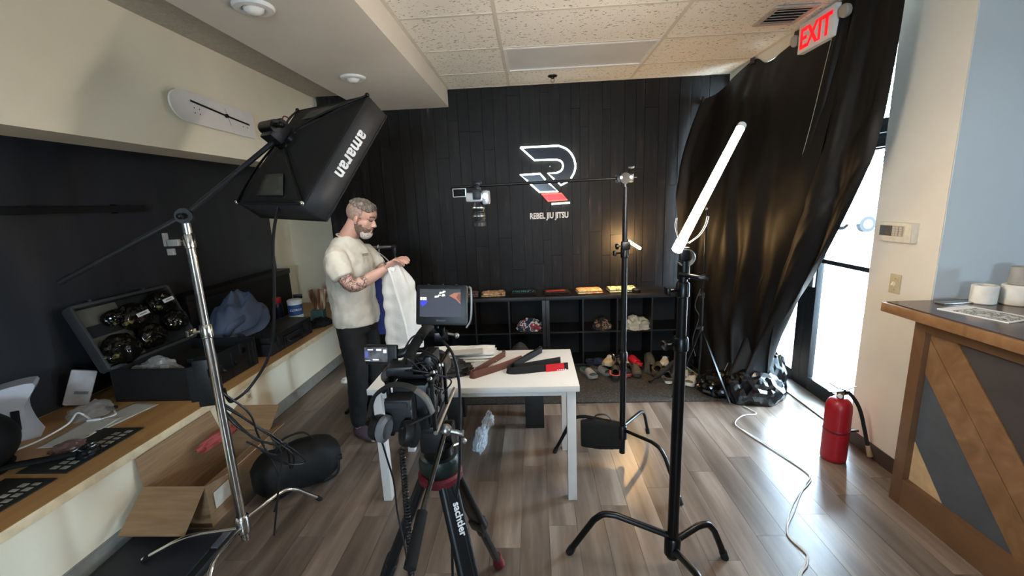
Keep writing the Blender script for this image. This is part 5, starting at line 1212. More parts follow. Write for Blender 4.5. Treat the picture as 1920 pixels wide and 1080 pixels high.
def camera_rig():
    t = thing('video_camera', (-.42, 1.38, 1.0), 'black cinema video camera rig with cage and cables on the central tripod', 'video camera')
    x0, x1 = -.475, -.362
    bm = nb(); bb(bm, (x0, 1.27, 1.005), (x1, 1.47, 1.165), .008); ob('camera_body', bm, BLK, t)
    bm = nb(); bb(bm, (x0-.008, 1.205, 1.035), (x1-.035, 1.27, 1.145), .009); bt = ob('battery', bm, mat('battery_black', '19191b', .5), t)
    bm = nb(); bb(bm, (x0+.0, 1.202, 1.12), (x1-.045, 1.206, 1.138)); ob('battery_label', bm, mat('label_dark', '2c2c2e', .6), bt)
    bm = nb(); bb(bm, (x1, 1.28, 1.02), (x1+.012, 1.46, 1.15), .002); sd = ob('port_panel', bm, mat('panel_black', '1b1b1d', .35), t)
    for k in range(4):
        for q in range(2):
            bm = nb(); c = V((x1+.012, 1.305+.035*k, 1.045+.06*q)); la(bm, [(.011, 0), (.011, .006), (.007, .006), (.006, .001)], c, (1, 0, 0), 14); ob('connector', bm, STEEL if (k+q) % 2 else BLKMET, sd)
    bm = nb(); cy(bm, (x1+.012, 1.40, 1.075), (x1+.022, 1.40, 1.075), .026, n=20); ob('audio_dial', bm, mat('dial_grey', '3d3d40', .35), sd)
    # cage rails and top handle
    for x in (x0-.012, x1+.02):
        bm = nb(); bar(bm, (x, 1.26, 1.18), (x, 1.56, 1.18), .014, .014, bev=.002); ob('cage_rail', bm, BLKMET, t)
        for y in (1.27, 1.46):
            bm = nb(); bar(bm, (x, y, .99), (x, y, 1.18), .012, .016, (0, 1, 0), .002); ob('cage_post', bm, BLKMET, t)
    bm = nb(); bb(bm, (x0-.015, 1.30, 1.175), (x1+.02, 1.50, 1.19), .003); ob('top_plate', bm, BLKMET, t)
    hp = cr([(-.425, 1.30, 1.20), (-.424, 1.33, 1.245), (-.418, 1.42, 1.272), (-.408, 1.52, 1.285), (-.40, 1.57, 1.25)], 6)
    bm = nb(); tb(bm, hp, .019, 10, ry=.8); ob('top_handle', bm, RUBBER, t)
    bm = nb(); cy(bm, (-.42, 1.47, 1.085), (-.42, 1.60, 1.085), .046, .05, n=28); cy(bm, (-.42, 1.60, 1.085), (-.42, 1.68, 1.085), .055, .058, n=28); ln = ob('lens', bm, BLK, t)
    bm = nb(); la(bm, [(.051, -.01), (.053, 0), (.051, .01)], (-.42, 1.55, 1.085), (0, 1, 0), 28, False); ob('lens_ring', bm, mat('grey_ring', '55565a', .4), ln)
    # rings and rods on the left (focus motor / rod clamps)
    bm = nb(); la(bm, [(.022, -.02), (.028, -.016), (.028, .016), (.022, .02)], (-.51, 1.36, 1.165), (0, 1, .1), 20); ob('rod_clamp', bm, mat('clamp_silver', '6d6d6e', .3, metal=.8), t)
    bm = nb(); cy(bm, (-.50, 1.26, 1.15), (-.50, 1.58, 1.16), .0075, n=10); ob('support_rod', bm, BLKMET, t)
    bm = nb(); cy(bm, (-.34, 1.26, 1.0), (-.34, 1.60, 1.0), .0075, n=10); ob('support_rod', bm, STEEL, t)
    bm = nb(); bx(bm, (-.455, 1.325, 1.205), (.09, .075, .03), rz(.1), .006); ob('wireless_receiver', bm, mat('receiver_black', '202124', .4), t)
    bm = nb(); bx(bm, (-.375, 1.38, 1.215), (.045, .11, .05), rz(-.1), .006); ob('audio_box', bm, BLK, t)
    # cable tangle along the top and right side
    rr = random.Random(12)
    for k in range(9):
        a = V((-.43+rr.uniform(-.05, .05), 1.29+rr.uniform(0, .05), 1.19+rr.uniform(0, .04))); b = V((-.35+rr.uniform(-.02, .03), 1.40+rr.uniform(-.08, .06), 1.05+rr.uniform(0, .16)))
        m1 = a.lerp(b, .35)+V((rr.uniform(-.03, .06), rr.uniform(-.06, .02), rr.uniform(.03, .08))); m2 = a.lerp(b, .7)+V((rr.uniform(.0, .05), rr.uniform(-.05, .01), rr.uniform(-.01, .06)))
        bm = nb(); tb(bm, cr([a, m1, m2, b], 7), rr.choice((.003, .0035, .0045)), 6); ob('cable', bm, BLK, t)
    bm = nb(); tb(bm, cr([(-.44, 1.33, 1.27), (-.42, 1.36, 1.30), (-.40, 1.40, 1.295), (-.405, 1.42, 1.26)], 6), .003, 6); ob('cable', bm, BLK, t)
    for k in range(5):
        bm = nb(); c = V((-.352+.003*k, 1.27+.03*k, 1.185+.01*(k % 2))); la(bm, [(.007, 0), (.007, .012), (.004, .014)], c, (1, -.3, .3), 10); ob('knurled_screw', bm, STEEL, t)
    # flip-out screen on the left
    s = thing('camera_viewfinder_screen', (-.555, 1.39, 1.235), 'small flip-out screen glowing on the left side of the video camera', 'screen')
    R = rot3(-.18, 0, -.1)
    bm = nb(); bx(bm, (-.545, 1.395, 1.228), (.118, .018, .07), R, .006); ob('screen_case', bm, BLK, s)
    SCR = screen_mat('small_screen_image')
    c = V((-.562, 1.395, 1.23))-R.col[1]*.0096
    bm = nb(); bx(bm, c, (.086, .0012, .05), R); d = ob('display', bm, SCR, s)
    for (u, v, w, h, col, st) in ((-.02, .017, .02, .004, 'dfe8f5', .8), (.012, .017, .018, .006, 'ffffff', 1.2), (-.034, 0, .012, .022, '5565c8', .5), (.034, .012, .012, .012, 'd8e0ee', .8), (0, -.018, .022, .003, 'ffffff', .9), (-.03, -.021, .018, .002, 'c8e6e0', .7)):
        bm = nb(); bx(bm, c-R.col[1]*.001+R.col[0]*u+R.col[2]*v, (w, .0006, h), R); ob('screen_graphic', bm, emit_mat('screen_'+col, col, st), d)
    bm = nb(); tb(bm, cr([(-.495, 1.40, 1.225), (-.468, 1.40, 1.23), (-.447, 1.41, 1.245), (-.42, 1.42, 1.25)], 6), .014, 10); ob('hinge_arm', bm, BLK, s)
    # field monitor on top
    m = thing('field_monitor', (-.335, 1.46, 1.27), 'black field monitor on top of the video camera showing a dark picture', 'monitor')
    c = V((-.330, 1.45, 1.388)); R = rot3(-.2, .03, -.04)
    bm = nb(); bx(bm, c, (.185, .028, .142), R, .010); ob('monitor_case', bm, mat('monitor_black', '0e0e0f', .45), m)
    f = -R.col[1]
    def rect(u, v, w, h, off, name, mt, par):
        bm = nb(); bx(bm, c+f*off+R.col[0]*u+R.col[2]*v, (w, .0012, h), R); return ob(name, bm, mt, par)
    sc = rect(-.003, .008, .146, .098, .0145, 'display', emit_mat('monitor_dark_blue', '45455c', .3), m)
    def poly(pts, mt, off=.0158):
        bm = nb(); prism(bm, [c+f*off+R.col[0]*(u-.003)+R.col[2]*(v+.008) for u, v in pts], f, .0004); ob('screen_image', bm, mt, sc)
    poly([(-.073, .0), (-.02, .018), (.03, .022), (.056, .012), (.073, -.005), (.073, .049), (-.073, .049)], emit_mat('screen_grey', '3c3a3e', .3))
    poly([(.032, .026), (.05, .036), (.073, .038), (.073, -.004), (.058, .012)], emit_mat('screen_skin', 'c07a5e', .5), .0163)
    poly([(.058, .02), (.066, .034), (.073, .030), (.073, .002)], emit_mat('screen_skin_dark', '7a3a2c', .7), .0166)
    for (u, v, w, h) in ((.006, .036, .018, .006), (.014, .04, .012, .006), (-.012, .022, .016, .006), (.012, .027, .012, .008), (-.002, .027, .012, .005)):
        poly([(u-w/2, v-h/2), (u+w/2, v-h/2+.002), (u+w/2-.002, v+h/2), (u-w/2+.002, v+h/2)], emit_mat('screen_white', 'fffbe8', 1.2), .0166)
    poly([(-.073, .004), (-.045, .012), (-.05, -.004), (-.064, -.014)], emit_mat('screen_blue', '2430c8', .8), .0163)
    for u in (-.068, -.06, -.052):
        poly([(u-.003, .010), (u+.003, .010), (u+.003, .02), (u-.003, .02)], MATS['screen_white'], .0166)
    bm = nb(); bx(bm, c+f*.0148-R.col[2]*.054, (.034, .0008, .006), R); ob('maker_plate', bm, mat('plate_grey', '45454a', .4), m)
    bm = nb(); tb(bm, cr([c+R.col[0]*.098+R.col[2]*.066+f*.01, c+R.col[0]*.106+R.col[2]*.05+f*.012, c+R.col[0]*.106-R.col[2]*.045+f*.012, c+R.col[0]*.09-R.col[2]*.078+f*.01], 6), .004, 8); ob('guard_bar', bm, STEEL, m)
    for u in (-.05, 0, .05):
        bm = nb(); cy(bm, c+R.col[0]*u+R.col[2]*.07, c+R.col[0]*u+R.col[2]*.075, .006, n=10); ob('button', bm, BLKMET, m)
    bm = nb(); cy(bm, c-R.col[2]*.075, V((-.345, 1.47, 1.25)), .011, n=12); bx(bm, V((-.345, 1.465, 1.27)), (.05, .04, .035), rz(.2), .006); sph(bm, V((-.35, 1.46, 1.305)), .018, None, 12, 8); ob('tilt_mount', bm, BLKMET, m)
    bm = nb(); cy(bm, (-.325, 1.46, 1.28), (-.29, 1.45, 1.275), .005, n=8); sph(bm, (-.285, 1.449, 1.274), .01, None, 10, 8); ob('mount_knob', bm, STEEL, m)
    bm = nb(); tb(bm, cr([(-.335, 1.44, 1.26), (-.295, 1.41, 1.215), (-.276, 1.385, 1.13), (-.274, 1.36, 1.03), (-.287, 1.34, .81), (-.325, 1.32, .57), (-.335, 1.30, .35), (-.36, 1.28, .10), (-.4, 1.2, .01)], 8), .0052, 8)
    ob('monitor_lead', bm, BLK, m)
    # headphones hung over the rear of the camera
    h = thing('headphones', (-.42, 1.17, 1.0), 'black over-ear headphones hung over the rear of the video camera', 'headphones')
    Y = 1.17
    arc = cr([(-.512, Y, 1.115), (-.508, Y, 1.145), (-.489, Y, 1.182), (-.445, Y, 1.211), (-.405, Y, 1.212), (-.366, Y, 1.196), (-.334, Y, 1.163), (-.320, Y, 1.122)], 6)
    bm = nb(); rs = []
    for i, p in enumerate(arc):
        d = (arc[min(i+1, len(arc)-1)]-arc[max(i-1, 0)]).normalized(); s = V((0, 1, 0)); n = d.cross(s)
        rs.append([bm.verts.new(p+s*.016*math.cos(a)+n*.006*math.sin(a)) for a in [2*PI*k/10 for k in range(10)]])
    skin_rings(bm, rs); ob('headband', bm, mat('headband_black', '1d1d1f', .6), h)
    bm = nb(); rs = []
    for i, p in enumerate(arc[30:]):
        q = arc[30:]; d = (q[min(i+1, len(q)-1)]-q[max(i-1, 0)]).normalized(); s = V((0, 1, 0)); n = d.cross(s)
        rs.append([bm.verts.new(p+s*.0165*math.cos(a)+n*.0075*math.sin(a)) for a in [2*PI*k/10 for k in range(10)]])
    skin_rings(bm, rs); ob('headband_tip', bm, mat('headband_grey', '5c5a57', .5), h)
    for (cx, cz, ax, lb) in ((-.488, 1.07, V((.9, -.2, -.1)), 0), (-.40, 1.05, V((.8, .5, -.3)), 1)):
        c0 = V((cx, Y+.005, cz)); ax = ax.normalized()
        bm = nb(); la(bm, [(.02, -.026), (.036, -.022), (.04, -.01), (.04, .002)], c0, ax, 24); e = ob('ear_cup', bm, BLK, h)
        bm = nb(); la(bm, [(.036, .002), (.042, .008), (.042, .02), (.03, .026), (.018, .02)], c0, ax, 24); ob('ear_cushion', bm, mat('cushion_grey', '6c6d70', .7) if not lb else RUBBER, e)
        bm = nb(); bar(bm, c0-ax*.02+V((0, 0, .02)), V((-.511, Y, 1.125)) if not lb else V((-.325, Y+.005, 1.115)), .016, .006); ob('yoke_arm', bm, BLK, e)
    bm = nb(); tb(bm, cr([(-.488, 1.17, 1.035), (-.478, 1.18, .95), (-.470, 1.19, .87), (-.465, 1.18, .77), (-.44, 1.15, .64), (-.43, 1.12, .5), (-.45, 1.1, .2), (-.5, 1.1, .01)], 8), .003, 6); ob('headphone_lead', bm, BLK, h)
    pts = []
    for i in range(520):
        s = i/519; c0 = V((-.436, 1.2, .985)).lerp(V((-.415, 1.11, .48)), s); a = i*.62; r = .0085 if s > .02 else .003
        pts.append(c0+V((math.cos(a)*r, math.sin(a)*r, 0)))
    bm = nb(); tb(bm, pts, .0024, 5); ob('coiled_cable', bm, BLK, t)
def screen_mat(name):
    if name in MATS: return MATS[name]
    m = bpy.data.materials.new(name); m.use_nodes = True; nt = m.node_tree; L = nt.links; b = nt.nodes['Principled BSDF']
    tc = nt.nodes.new('ShaderNodeTexCoord'); n = nt.nodes.new('ShaderNodeTexNoise'); n.inputs['Scale'].default_value = 30; L.new(tc.outputs['Object'], n.inputs['Vector'])
    c = nt.nodes.new('ShaderNodeValToRGB'); L.new(n.outputs['Fac'], c.inputs[0]); c.color_ramp.elements[0].position = .35; c.color_ramp.elements[0].color = (*srgb('32343c'), 1); c.color_ramp.elements[1].position = .7; c.color_ramp.elements[1].color = (*srgb('70747c'), 1)
    L.new(c.outputs[0], b.inputs['Emission Color']); b.inputs['Emission Strength'].default_value = .6; b.inputs['Base Color'].default_value = (.02, .02, .02, 1); b.inputs['Roughness'].default_value = .15
    MATS[name] = m; return m
camera_rig()
# ================================================================== the man, the jacket he holds and the clothes rail
def man():
    base = V((-1.36, 3.05, 0)); A = math.radians(-10); RM = rz(A)
    def W(x, y, z): return base + RM @ V((x, y, z))
    t = thing('person', base, 'bearded man in an off-white t-shirt and black trousers holding up a white jacket', 'person')
    E_near = RM @ V((.12, -.215, 1.235))
    def FT(s, d, z): return W(0, s*.105, z) + rz(math.radians(-34)) @ V((d, 0, 0))
    # ---- skin material with a tattooed right arm
    m = bpy.data.materials.new('skin'); m.use_nodes = True; nt = m.node_tree; L = nt.links; b = nt.nodes['Principled BSDF']
    tc = nt.nodes.new('ShaderNodeTexCoord')
    dist = nt.nodes.new('ShaderNodeVectorMath'); dist.operation = 'DISTANCE'; dist.inputs[1].default_value = E_near; L.new(tc.outputs['Object'], dist.inputs[0])
    mk = nt.nodes.new('ShaderNodeMapRange'); mk.inputs[1].default_value = .155; mk.inputs[2].default_value = .12; L.new(dist.outputs['Value'], mk.inputs[0])
    wv = nt.nodes.new('ShaderNodeTexNoise'); wv.inputs['Scale'].default_value = 15; wv.inputs['Detail'].default_value = 1.5; wv.inputs['Distortion'].default_value = 2.2; L.new(tc.outputs['Object'], wv.inputs['Vector'])
    rp = nt.nodes.new('ShaderNodeValToRGB'); L.new(wv.outputs['Fac'], rp.inputs[0])
    els = rp.color_ramp.elements; els[0].position = .40; els[0].color = (1, 1, 1, 1); els[1].position = .43; els[1].color = (0, 0, 0, 1)
    for p, v in ((.48, 0), (.50, 1), (.55, 1), (.57, 0)):
        e = els.new(p); e.color = (v, v, v, 1)
    mul = nt.nodes.new('ShaderNodeMath'); mul.operation = 'MULTIPLY'; L.new(mk.outputs[0], mul.inputs[0]); L.new(rp.outputs[0], mul.inputs[1])
    m2 = nt.nodes.new('ShaderNodeMath'); m2.operation = 'MULTIPLY'; m2.inputs[1].default_value = .82; L.new(mul.outputs[0], m2.inputs[0])
    n2 = nt.nodes.new('ShaderNodeTexNoise'); n2.inputs['Scale'].default_value = 9; L.new(tc.outputs['Object'], n2.inputs['Vector'])
    sk = nt.nodes.new('ShaderNodeValToRGB'); L.new(n2.outputs['Fac'], sk.inputs[0]); sk.color_ramp.elements[0].position = .3; sk.color_ramp.elements[0].color = (*srgb('a87f70'), 1); sk.color_ramp.elements[1].position = .7; sk.color_ramp.elements[1].color = (*srgb('bd9585'), 1)
    mx = nt.nodes.new('ShaderNodeMix'); mx.data_type = 'RGBA'; L.new(m2.outputs[0], mx.inputs[0]); L.new(sk.outputs[0], mx.inputs[6]); mx.inputs[7].default_value = (*srgb('2c2a2c'), 1)
    L.new(mx.outputs[2], b.inputs['Base Color']); b.inputs['Roughness'].default_value = .5; b.inputs['Subsurface Weight'].default_value = .08; b.inputs['Subsurface Radius'].default_value = (.02, .008, .004)
    SKIN = m; MATS['skin'] = m
    # ---- head frame: tilted to look down at the hands
    HR = rz(math.radians(-5)) @ rot3(0, math.radians(20), 0); HC = W(.138, 0, 1.672)
    def H(x, y, z): return HC + HR @ V((x, y, z))
    bm = nb()
    sph(bm, H(-.014, 0, .035), (.1, .078, .088), HR, 24, 16)
    sph(bm, H(.025, 0, -.035), (.068, .062, .085), HR, 20, 14)
    sph(bm, H(.05, 0, -.085), (.042, .046, .036), HR, 16, 10); sph(bm, H(.078, 0, -.1), (.022, .026, .022), HR, 12, 8)
    sph(bm, H(.066, 0, .042), (.035, .058, .045), HR, 16, 10)
    tb(bm, [H(.084, 0, .018), H(.100, 0, -.006), H(.113, 0, -.028), H(.10, 0, -.036)], [.009, .0105, .0135, .010], 10)
    for s in (-1, 1):
        sph(bm, H(.098, s*.011, -.032), .009, None, 8, 6)
        tb(bm, [H(.092, s*.008, .024), H(.086, s*.032, .028), H(.068, s*.052, .02)], [.010, .011, .009], 8)
        sph(bm, H(.06, s*.034, -.026), (.022, .024, .026), HR, 10, 8)
        sph(bm, H(-.004, s*.077, -.012), (.019, .008, .031), HR @ rot3(0, .2, s*.35), 12, 8); sph(bm, H(.002, s*.073, -.035), (.01, .007, .012), HR, 8, 6)
    tb(bm, [H(.086, -.02, -.066), H(.096, 0, -.063), H(.086, .02, -.066)], [.005, .0075, .005], 8); tb(bm, [H(.082, -.018, -.075), H(.093, 0, -.075), H(.082, .018, -.075)], [.005, .008, .005], 8)
    # neck, trunk, arms, legs under the clothes
    tb(bm, [H(-.03, 0, -.03), H(-.04, 0, -.08), W(.015, 0, 1.54), W(-.01, 0, 1.45)], [.06, .062, .068, .085], 18)
    rs = []
    for z, cx, rx, ry in ((.9, 0, .11, .15), (1.05, 0, .105, .145), (1.25, 0, .115, .165), (1.38, 0, .11, .175), (1.46, 0, .08, .13)):
        rs.append(ring(bm, W(cx, 0, z), RM, rx, 20, ry))
    skin_rings(bm, rs)
    arms = {-1: [(.02, -.195, 1.425), (.075, -.222, 1.32), (.143, -.215, 1.215), (.235, -.155, 1.255), (.315, -.105, 1.30), (.34, -.09, 1.318)],
            1: [(.0, .195, 1.425), (.08, .225, 1.31), (.17, .215, 1.21), (.26, .14, 1.27), (.335, .07, 1.335), (.36, .05, 1.352)]}
    for s, P in arms.items():
        tb(bm, [W(*p) for p in cr(P, 4)], [.05, .05, .05, .05, .05, .050, .049, .048, .047, .046, .045, .044, .042, .040, .037, .034, .031, .029, .028, .028, .028], 14)
    for s in (-1, 1):
        tb(bm, [W(.0, s*.085, .92), W(.02, s*.1, .52), W(-.005, s*.105, .12), W(-.005, s*.105, .05)], [.08, .055, .036, .036], 14)
        tb(bm, [FT(s, -.05, .035), FT(s, .03, .045), FT(s, .12, .032), FT(s, .17, .026)], [.034, .042, .036, .022], 12)
    # hands: palm, four curled fingers, thumb
    def hand(wr, fwd, up, side, curl, grip):
        wr = W(*wr); f = (RM @ V(fwd)).normalized(); sd = (RM @ V(side)); sd = (sd-f*f.dot(sd)).normalized(); u = sd.cross(f)
        u = u if u.z*up >= 0 else -u
        pc = wr+f*.05
        sph(bm, pc, (.043, .036, .017), Matrix((f, sd, u)).transposed(), 14, 10)
        for k, (o, ln) in enumerate(((.028, .068), (.0095, .078), (-.0095, .073), (-.028, .058))):
            b0 = pc+f*.03+sd*o; d = f; pts = [b0]
            for j, seg in enumerate((.46, .30, .24)):
                d = (d*math.cos(curl[j]) - u*math.sin(curl[j])).normalized(); pts.append(pts[-1]+d*ln*seg)
            tb(bm, pts, [.0095, .009, .0082, .007], 8); sph(bm, pts[-1], .007, None, 8, 6)
        th = [pc-f*.02+sd*.026*grip, pc+f*.005+sd*.046*grip-u*.008, pc+f*.035+sd*.048*grip-u*.022, pc+f*.056+sd*.038*grip-u*.03]
        tb(bm, th, [.013, .011, .0095, .008], 8); sph(bm, th[-1], .008, None, 8, 6)
    hand((.337, -.093, 1.317), (.72, .35, .5), 1, (.25, .7, -.2), (.7, .85, .6), 1)
    hand((.357, .05, 1.352), (.75, -.5, .3), 1, (.2, -.7, .1), (.55, .75, .6), 1)
    body = ob('body', bm, SKIN, t)
    md = body.modifiers.new('remesh', 'REMESH'); md.mode = 'VOXEL'; md.voxel_size = .0052; md.use_smooth_shade = True
    md = body.modifiers.new('smooth', 'SMOOTH'); md.iterations = 4; md.factor = .5
    # ---- hair and beard
    HAIR = ramp_mat('greying_hair', [(.3, '3b332e'), (.55, '6d655f'), (.75, '9a938c')], scale=60, rough=.8, stretch=(1, 1, .5), detail=5, bump=.5)
    FADE = ramp_mat('faded_hair', [(.3, '76615a'), (.7, '9a867c')], scale=70, rough=.85, detail=5)
    def shell(center, r, cond, name, mt, grow=1.0, nu=40, nv=28, rough=.002, seed=0):
        bm = nb()
        vs_ = {}
        for i in range(nu):
            for j in range(nv+1):
                th = 2*PI*i/nu; ph = PI*j/nv; d = V((math.cos(th)*math.sin(ph), math.sin(th)*math.sin(ph), math.cos(ph)))
                k = grow+rough/.08*nz(d, 14, seed)
                p = V((center[0]+d.x*r[0]*k, center[1]+d.y*r[1]*k, center[2]+d.z*r[2]*k)); vs_[i, j] = (p, bm.verts.new(H(*p)))
        for i in range(nu):
            for j in range(nv):
                q = [vs_[i, j], vs_[(i+1) % nu, j], vs_[(i+1) % nu, j+1], vs_[i, j+1]]
                if all(cond(p) for p, _ in q):
                    try: bm.faces.new([v for _, v in q])
                    except ValueError: pass
        bmesh.ops.delete(bm, geom=[v for v in bm.verts if not v.link_faces], context='VERTS')
        bmesh.ops.remove_doubles(bm, verts=bm.verts[:], dist=.0004)
        return ob(name, bm, mt, t, ang=70, solid=.006, offs=0)
    def jag(p, f=60, a=.006): return a*nz(p, f, 2)
    shell((-.014, 0, .037), (.1, .078, .088), lambda p: p.z > .072-.16*(p.x+.02)+jag(p) and p.x < .088, 'hair', HAIR, 1.10, 72, 52, rough=.006)
    bm = nb()
    rq = random.Random(4)
    for k in range(46):
        y = rq.uniform(-.05, .05); x = rq.uniform(.0, .055); z0 = .118-.35*max(0, x-.02)-6*y*y*.6
        tb(bm, [H(x-.012, y, z0-.012), H(x+.008, y, z0+.006), H(x+.028, y*1.05, z0-.002-.25*max(0, x))], [.007, .0075, .002], 6)
    ob('fringe', bm, HAIR, t)
    shell((-.014, 0, .035), (.1, .078, .088), lambda p: p.z <= .08-.12*(p.x+.02)+jag(p) and p.z > -.035+jag(p) and p.x < .03+jag(p, 40, .01) and (p.x < -.02 or p.z > .002), 'hair_sides', FADE, 1.012, 72, 52, rough=.001, seed=3)
    BRD = ramp_mat('brown_beard', [(.3, '4c3b30'), (.7, '7d6a5c')], scale=70, rough=.85, detail=5, bump=.5); GRB = ramp_mat('grey_beard', [(.3, '968f86'), (.7, 'c4beb4')], scale=70, rough=.85, detail=5, bump=.5)
    shell((.025, 0, -.035), (.069, .063, .086), lambda p: p.z < -.036+.9*max(0, .018-p.x)+jag(p) and p.x > -.018 and not (p.x > .08 and p.z > -.058) and not (p.x > .05 and p.z > -.05+jag(p)), 'beard', BRD, 1.05, 72, 56, rough=.003, seed=5)
    shell((.052, 0, -.092), (.044, .046, .042), lambda p: p.z < -.084+jag(p) and p.x > .034+jag(p), 'chin_beard', GRB, 1.10, 64, 48, rough=.004, seed=6)
    bm = nb(); tb(bm, cr([H(.082, -.026, -.062), H(.098, -.01, -.053), H(.101, 0, -.051), H(.098, .01, -.053), H(.082, .026, -.062)], 4), [.004]*17, 8); ob('moustache', bm, BRD, t)
    for s in (-1, 1):
        bm = nb(); tb(bm, cr([H(.1, s*.012, .034), H(.096, s*.028, .038), H(.079, s*.05, .03)], 4), .0058, 6); ob('eyebrow', bm, mat('brow_hair', '54453a', .9), t)
        bm = nb(); tb(bm, cr([H(.089, s*.016, .006), H(.0885, s*.028, .003), H(.078, s*.043, .006)], 4), .003, 6); ob('eyelash_line', bm, mat('lash_dark', '2a1f1a', .8), t)
    # ---- t-shirt
    SH = mat('offwhite_tshirt', 'bdb8ac', .9, var=.04, bump=.12, bscale=300)
    bm = nb(); rs = []
    for z, cx, rx, ry in ((.885, .005, .158, .187), (.95, .005, .16, .19), (1.03, .0, .157, .186), (1.12, .0, .155, .185), (1.22, -.002, .16, .195), (1.31, -.002, .162, .205), (1.39, -.004, .148, .2), (1.44, -.006, .122, .192), (1.48, -.008, .104, .158), (1.515, -.006, .088, .118), (1.545, .0, .076, .086)):
        rs.append(ring(bm, W(cx, 0, z), RM, rx, 28, ry))
    skin_rings(bm, rs)
    for s in (-1, 1):
        P = [(.0, -.13, 1.435), (.02, -.185, 1.405), (.052, -.212, 1.335), (.088, -.222, 1.272)] if s < 0 else [(-.005, s*.13, 1.435), (.005, s*.185, 1.405), (.045, s*.212, 1.335), (.09, s*.22, 1.275)]
        tb(bm, [W(*p) for p in P], [.066, .08, .08, .079], 18)
    sh = ob('t_shirt', bm, SH, t)
    md = sh.modifiers.new('remesh', 'REMESH'); md.mode = 'VOXEL'; md.voxel_size = .009; md.use_smooth_shade = True
    md = sh.modifiers.new('smooth', 'SMOOTH'); md.iterations = 6; md.factor = .6
    tx = bpy.data.textures.new('cloth_folds', 'CLOUDS'); tx.noise_scale = .11; tx.noise_depth = 2
    md = sh.modifiers.new('folds', 'DISPLACE'); md.texture = tx; md.strength = .036; md.mid_level = .5; md.texture_coords = 'LOCAL'
    bm = nb(); rs_ = [W(.008+.072*math.cos(a), .074*math.sin(a), 1.54-.022*math.cos(a)) for a in [2*PI*k/24 for k in range(25)]]
    tb(bm, rs_, .008, 8, ry=.6); ob('collar_rib', bm, SH, t)
    bm = text_bm('REBEL', .026, W(.152, -.02, 1.40), RM @ V((.25, .97, 0)), V((0, 0, 1)), .002, .9, bold=.001); ob('chest_print', bm, mat('print_dark', '8a8478', .8), t)
    # ---- trousers
    TR = mat('black_trousers', '0e0e10', .85, bump=.15, bscale=240)
    bm = nb()
    rs = [ring(bm, W(.005, 0, z), RM, rx, 24, ry) for z, rx, ry in ((.83, .135, .178), (.93, .138, .18), (1.0, .13, .172))]
    skin_rings(bm, rs)
    for s in (-1, 1):
        tb(bm, [W(.0, s*.085, .90), W(.012, s*.092, .75), W(.025, s*.1, .56), W(.018, s*.103, .42), W(-.005, s*.105, .25), W(-.008, s*.105, .13), W(-.006, s*.105, .095)], [.10, .098, .082, .076, .068, .058, .05], 20)
    tr = ob('trousers', bm, TR, t)
    md = tr.modifiers.new('remesh', 'REMESH'); md.mode = 'VOXEL'; md.voxel_size = .010; md.use_smooth_shade = True
    md = tr.modifiers.new('smooth', 'SMOOTH'); md.iterations = 4; md.factor = .5
    md = tr.modifiers.new('folds', 'DISPLACE'); md.texture = tx; md.strength = .02; md.mid_level = .5; md.texture_coords = 'LOCAL'
    # ---- socks
    for s in (-1, 1):
        bm = nb(); tb(bm, cr([FT(s, -.058, .038), FT(s, -.02, .048), FT(s, .05, .046), FT(s, .12, .036), FT(s, .172, .028)], 3), [.034, .041, .046, .048, .049, .049, .048, .046, .044, .040, .036, .030, .018], 14)
        sk_ = ob('sock', bm, mat('plum_sock', '4b3d48', .9, bump=.2, bscale=300), t); md = sk_.modifiers.new('s', 'SUBSURF'); md.levels = 1; md.render_levels = 1
    return W
WM = man()

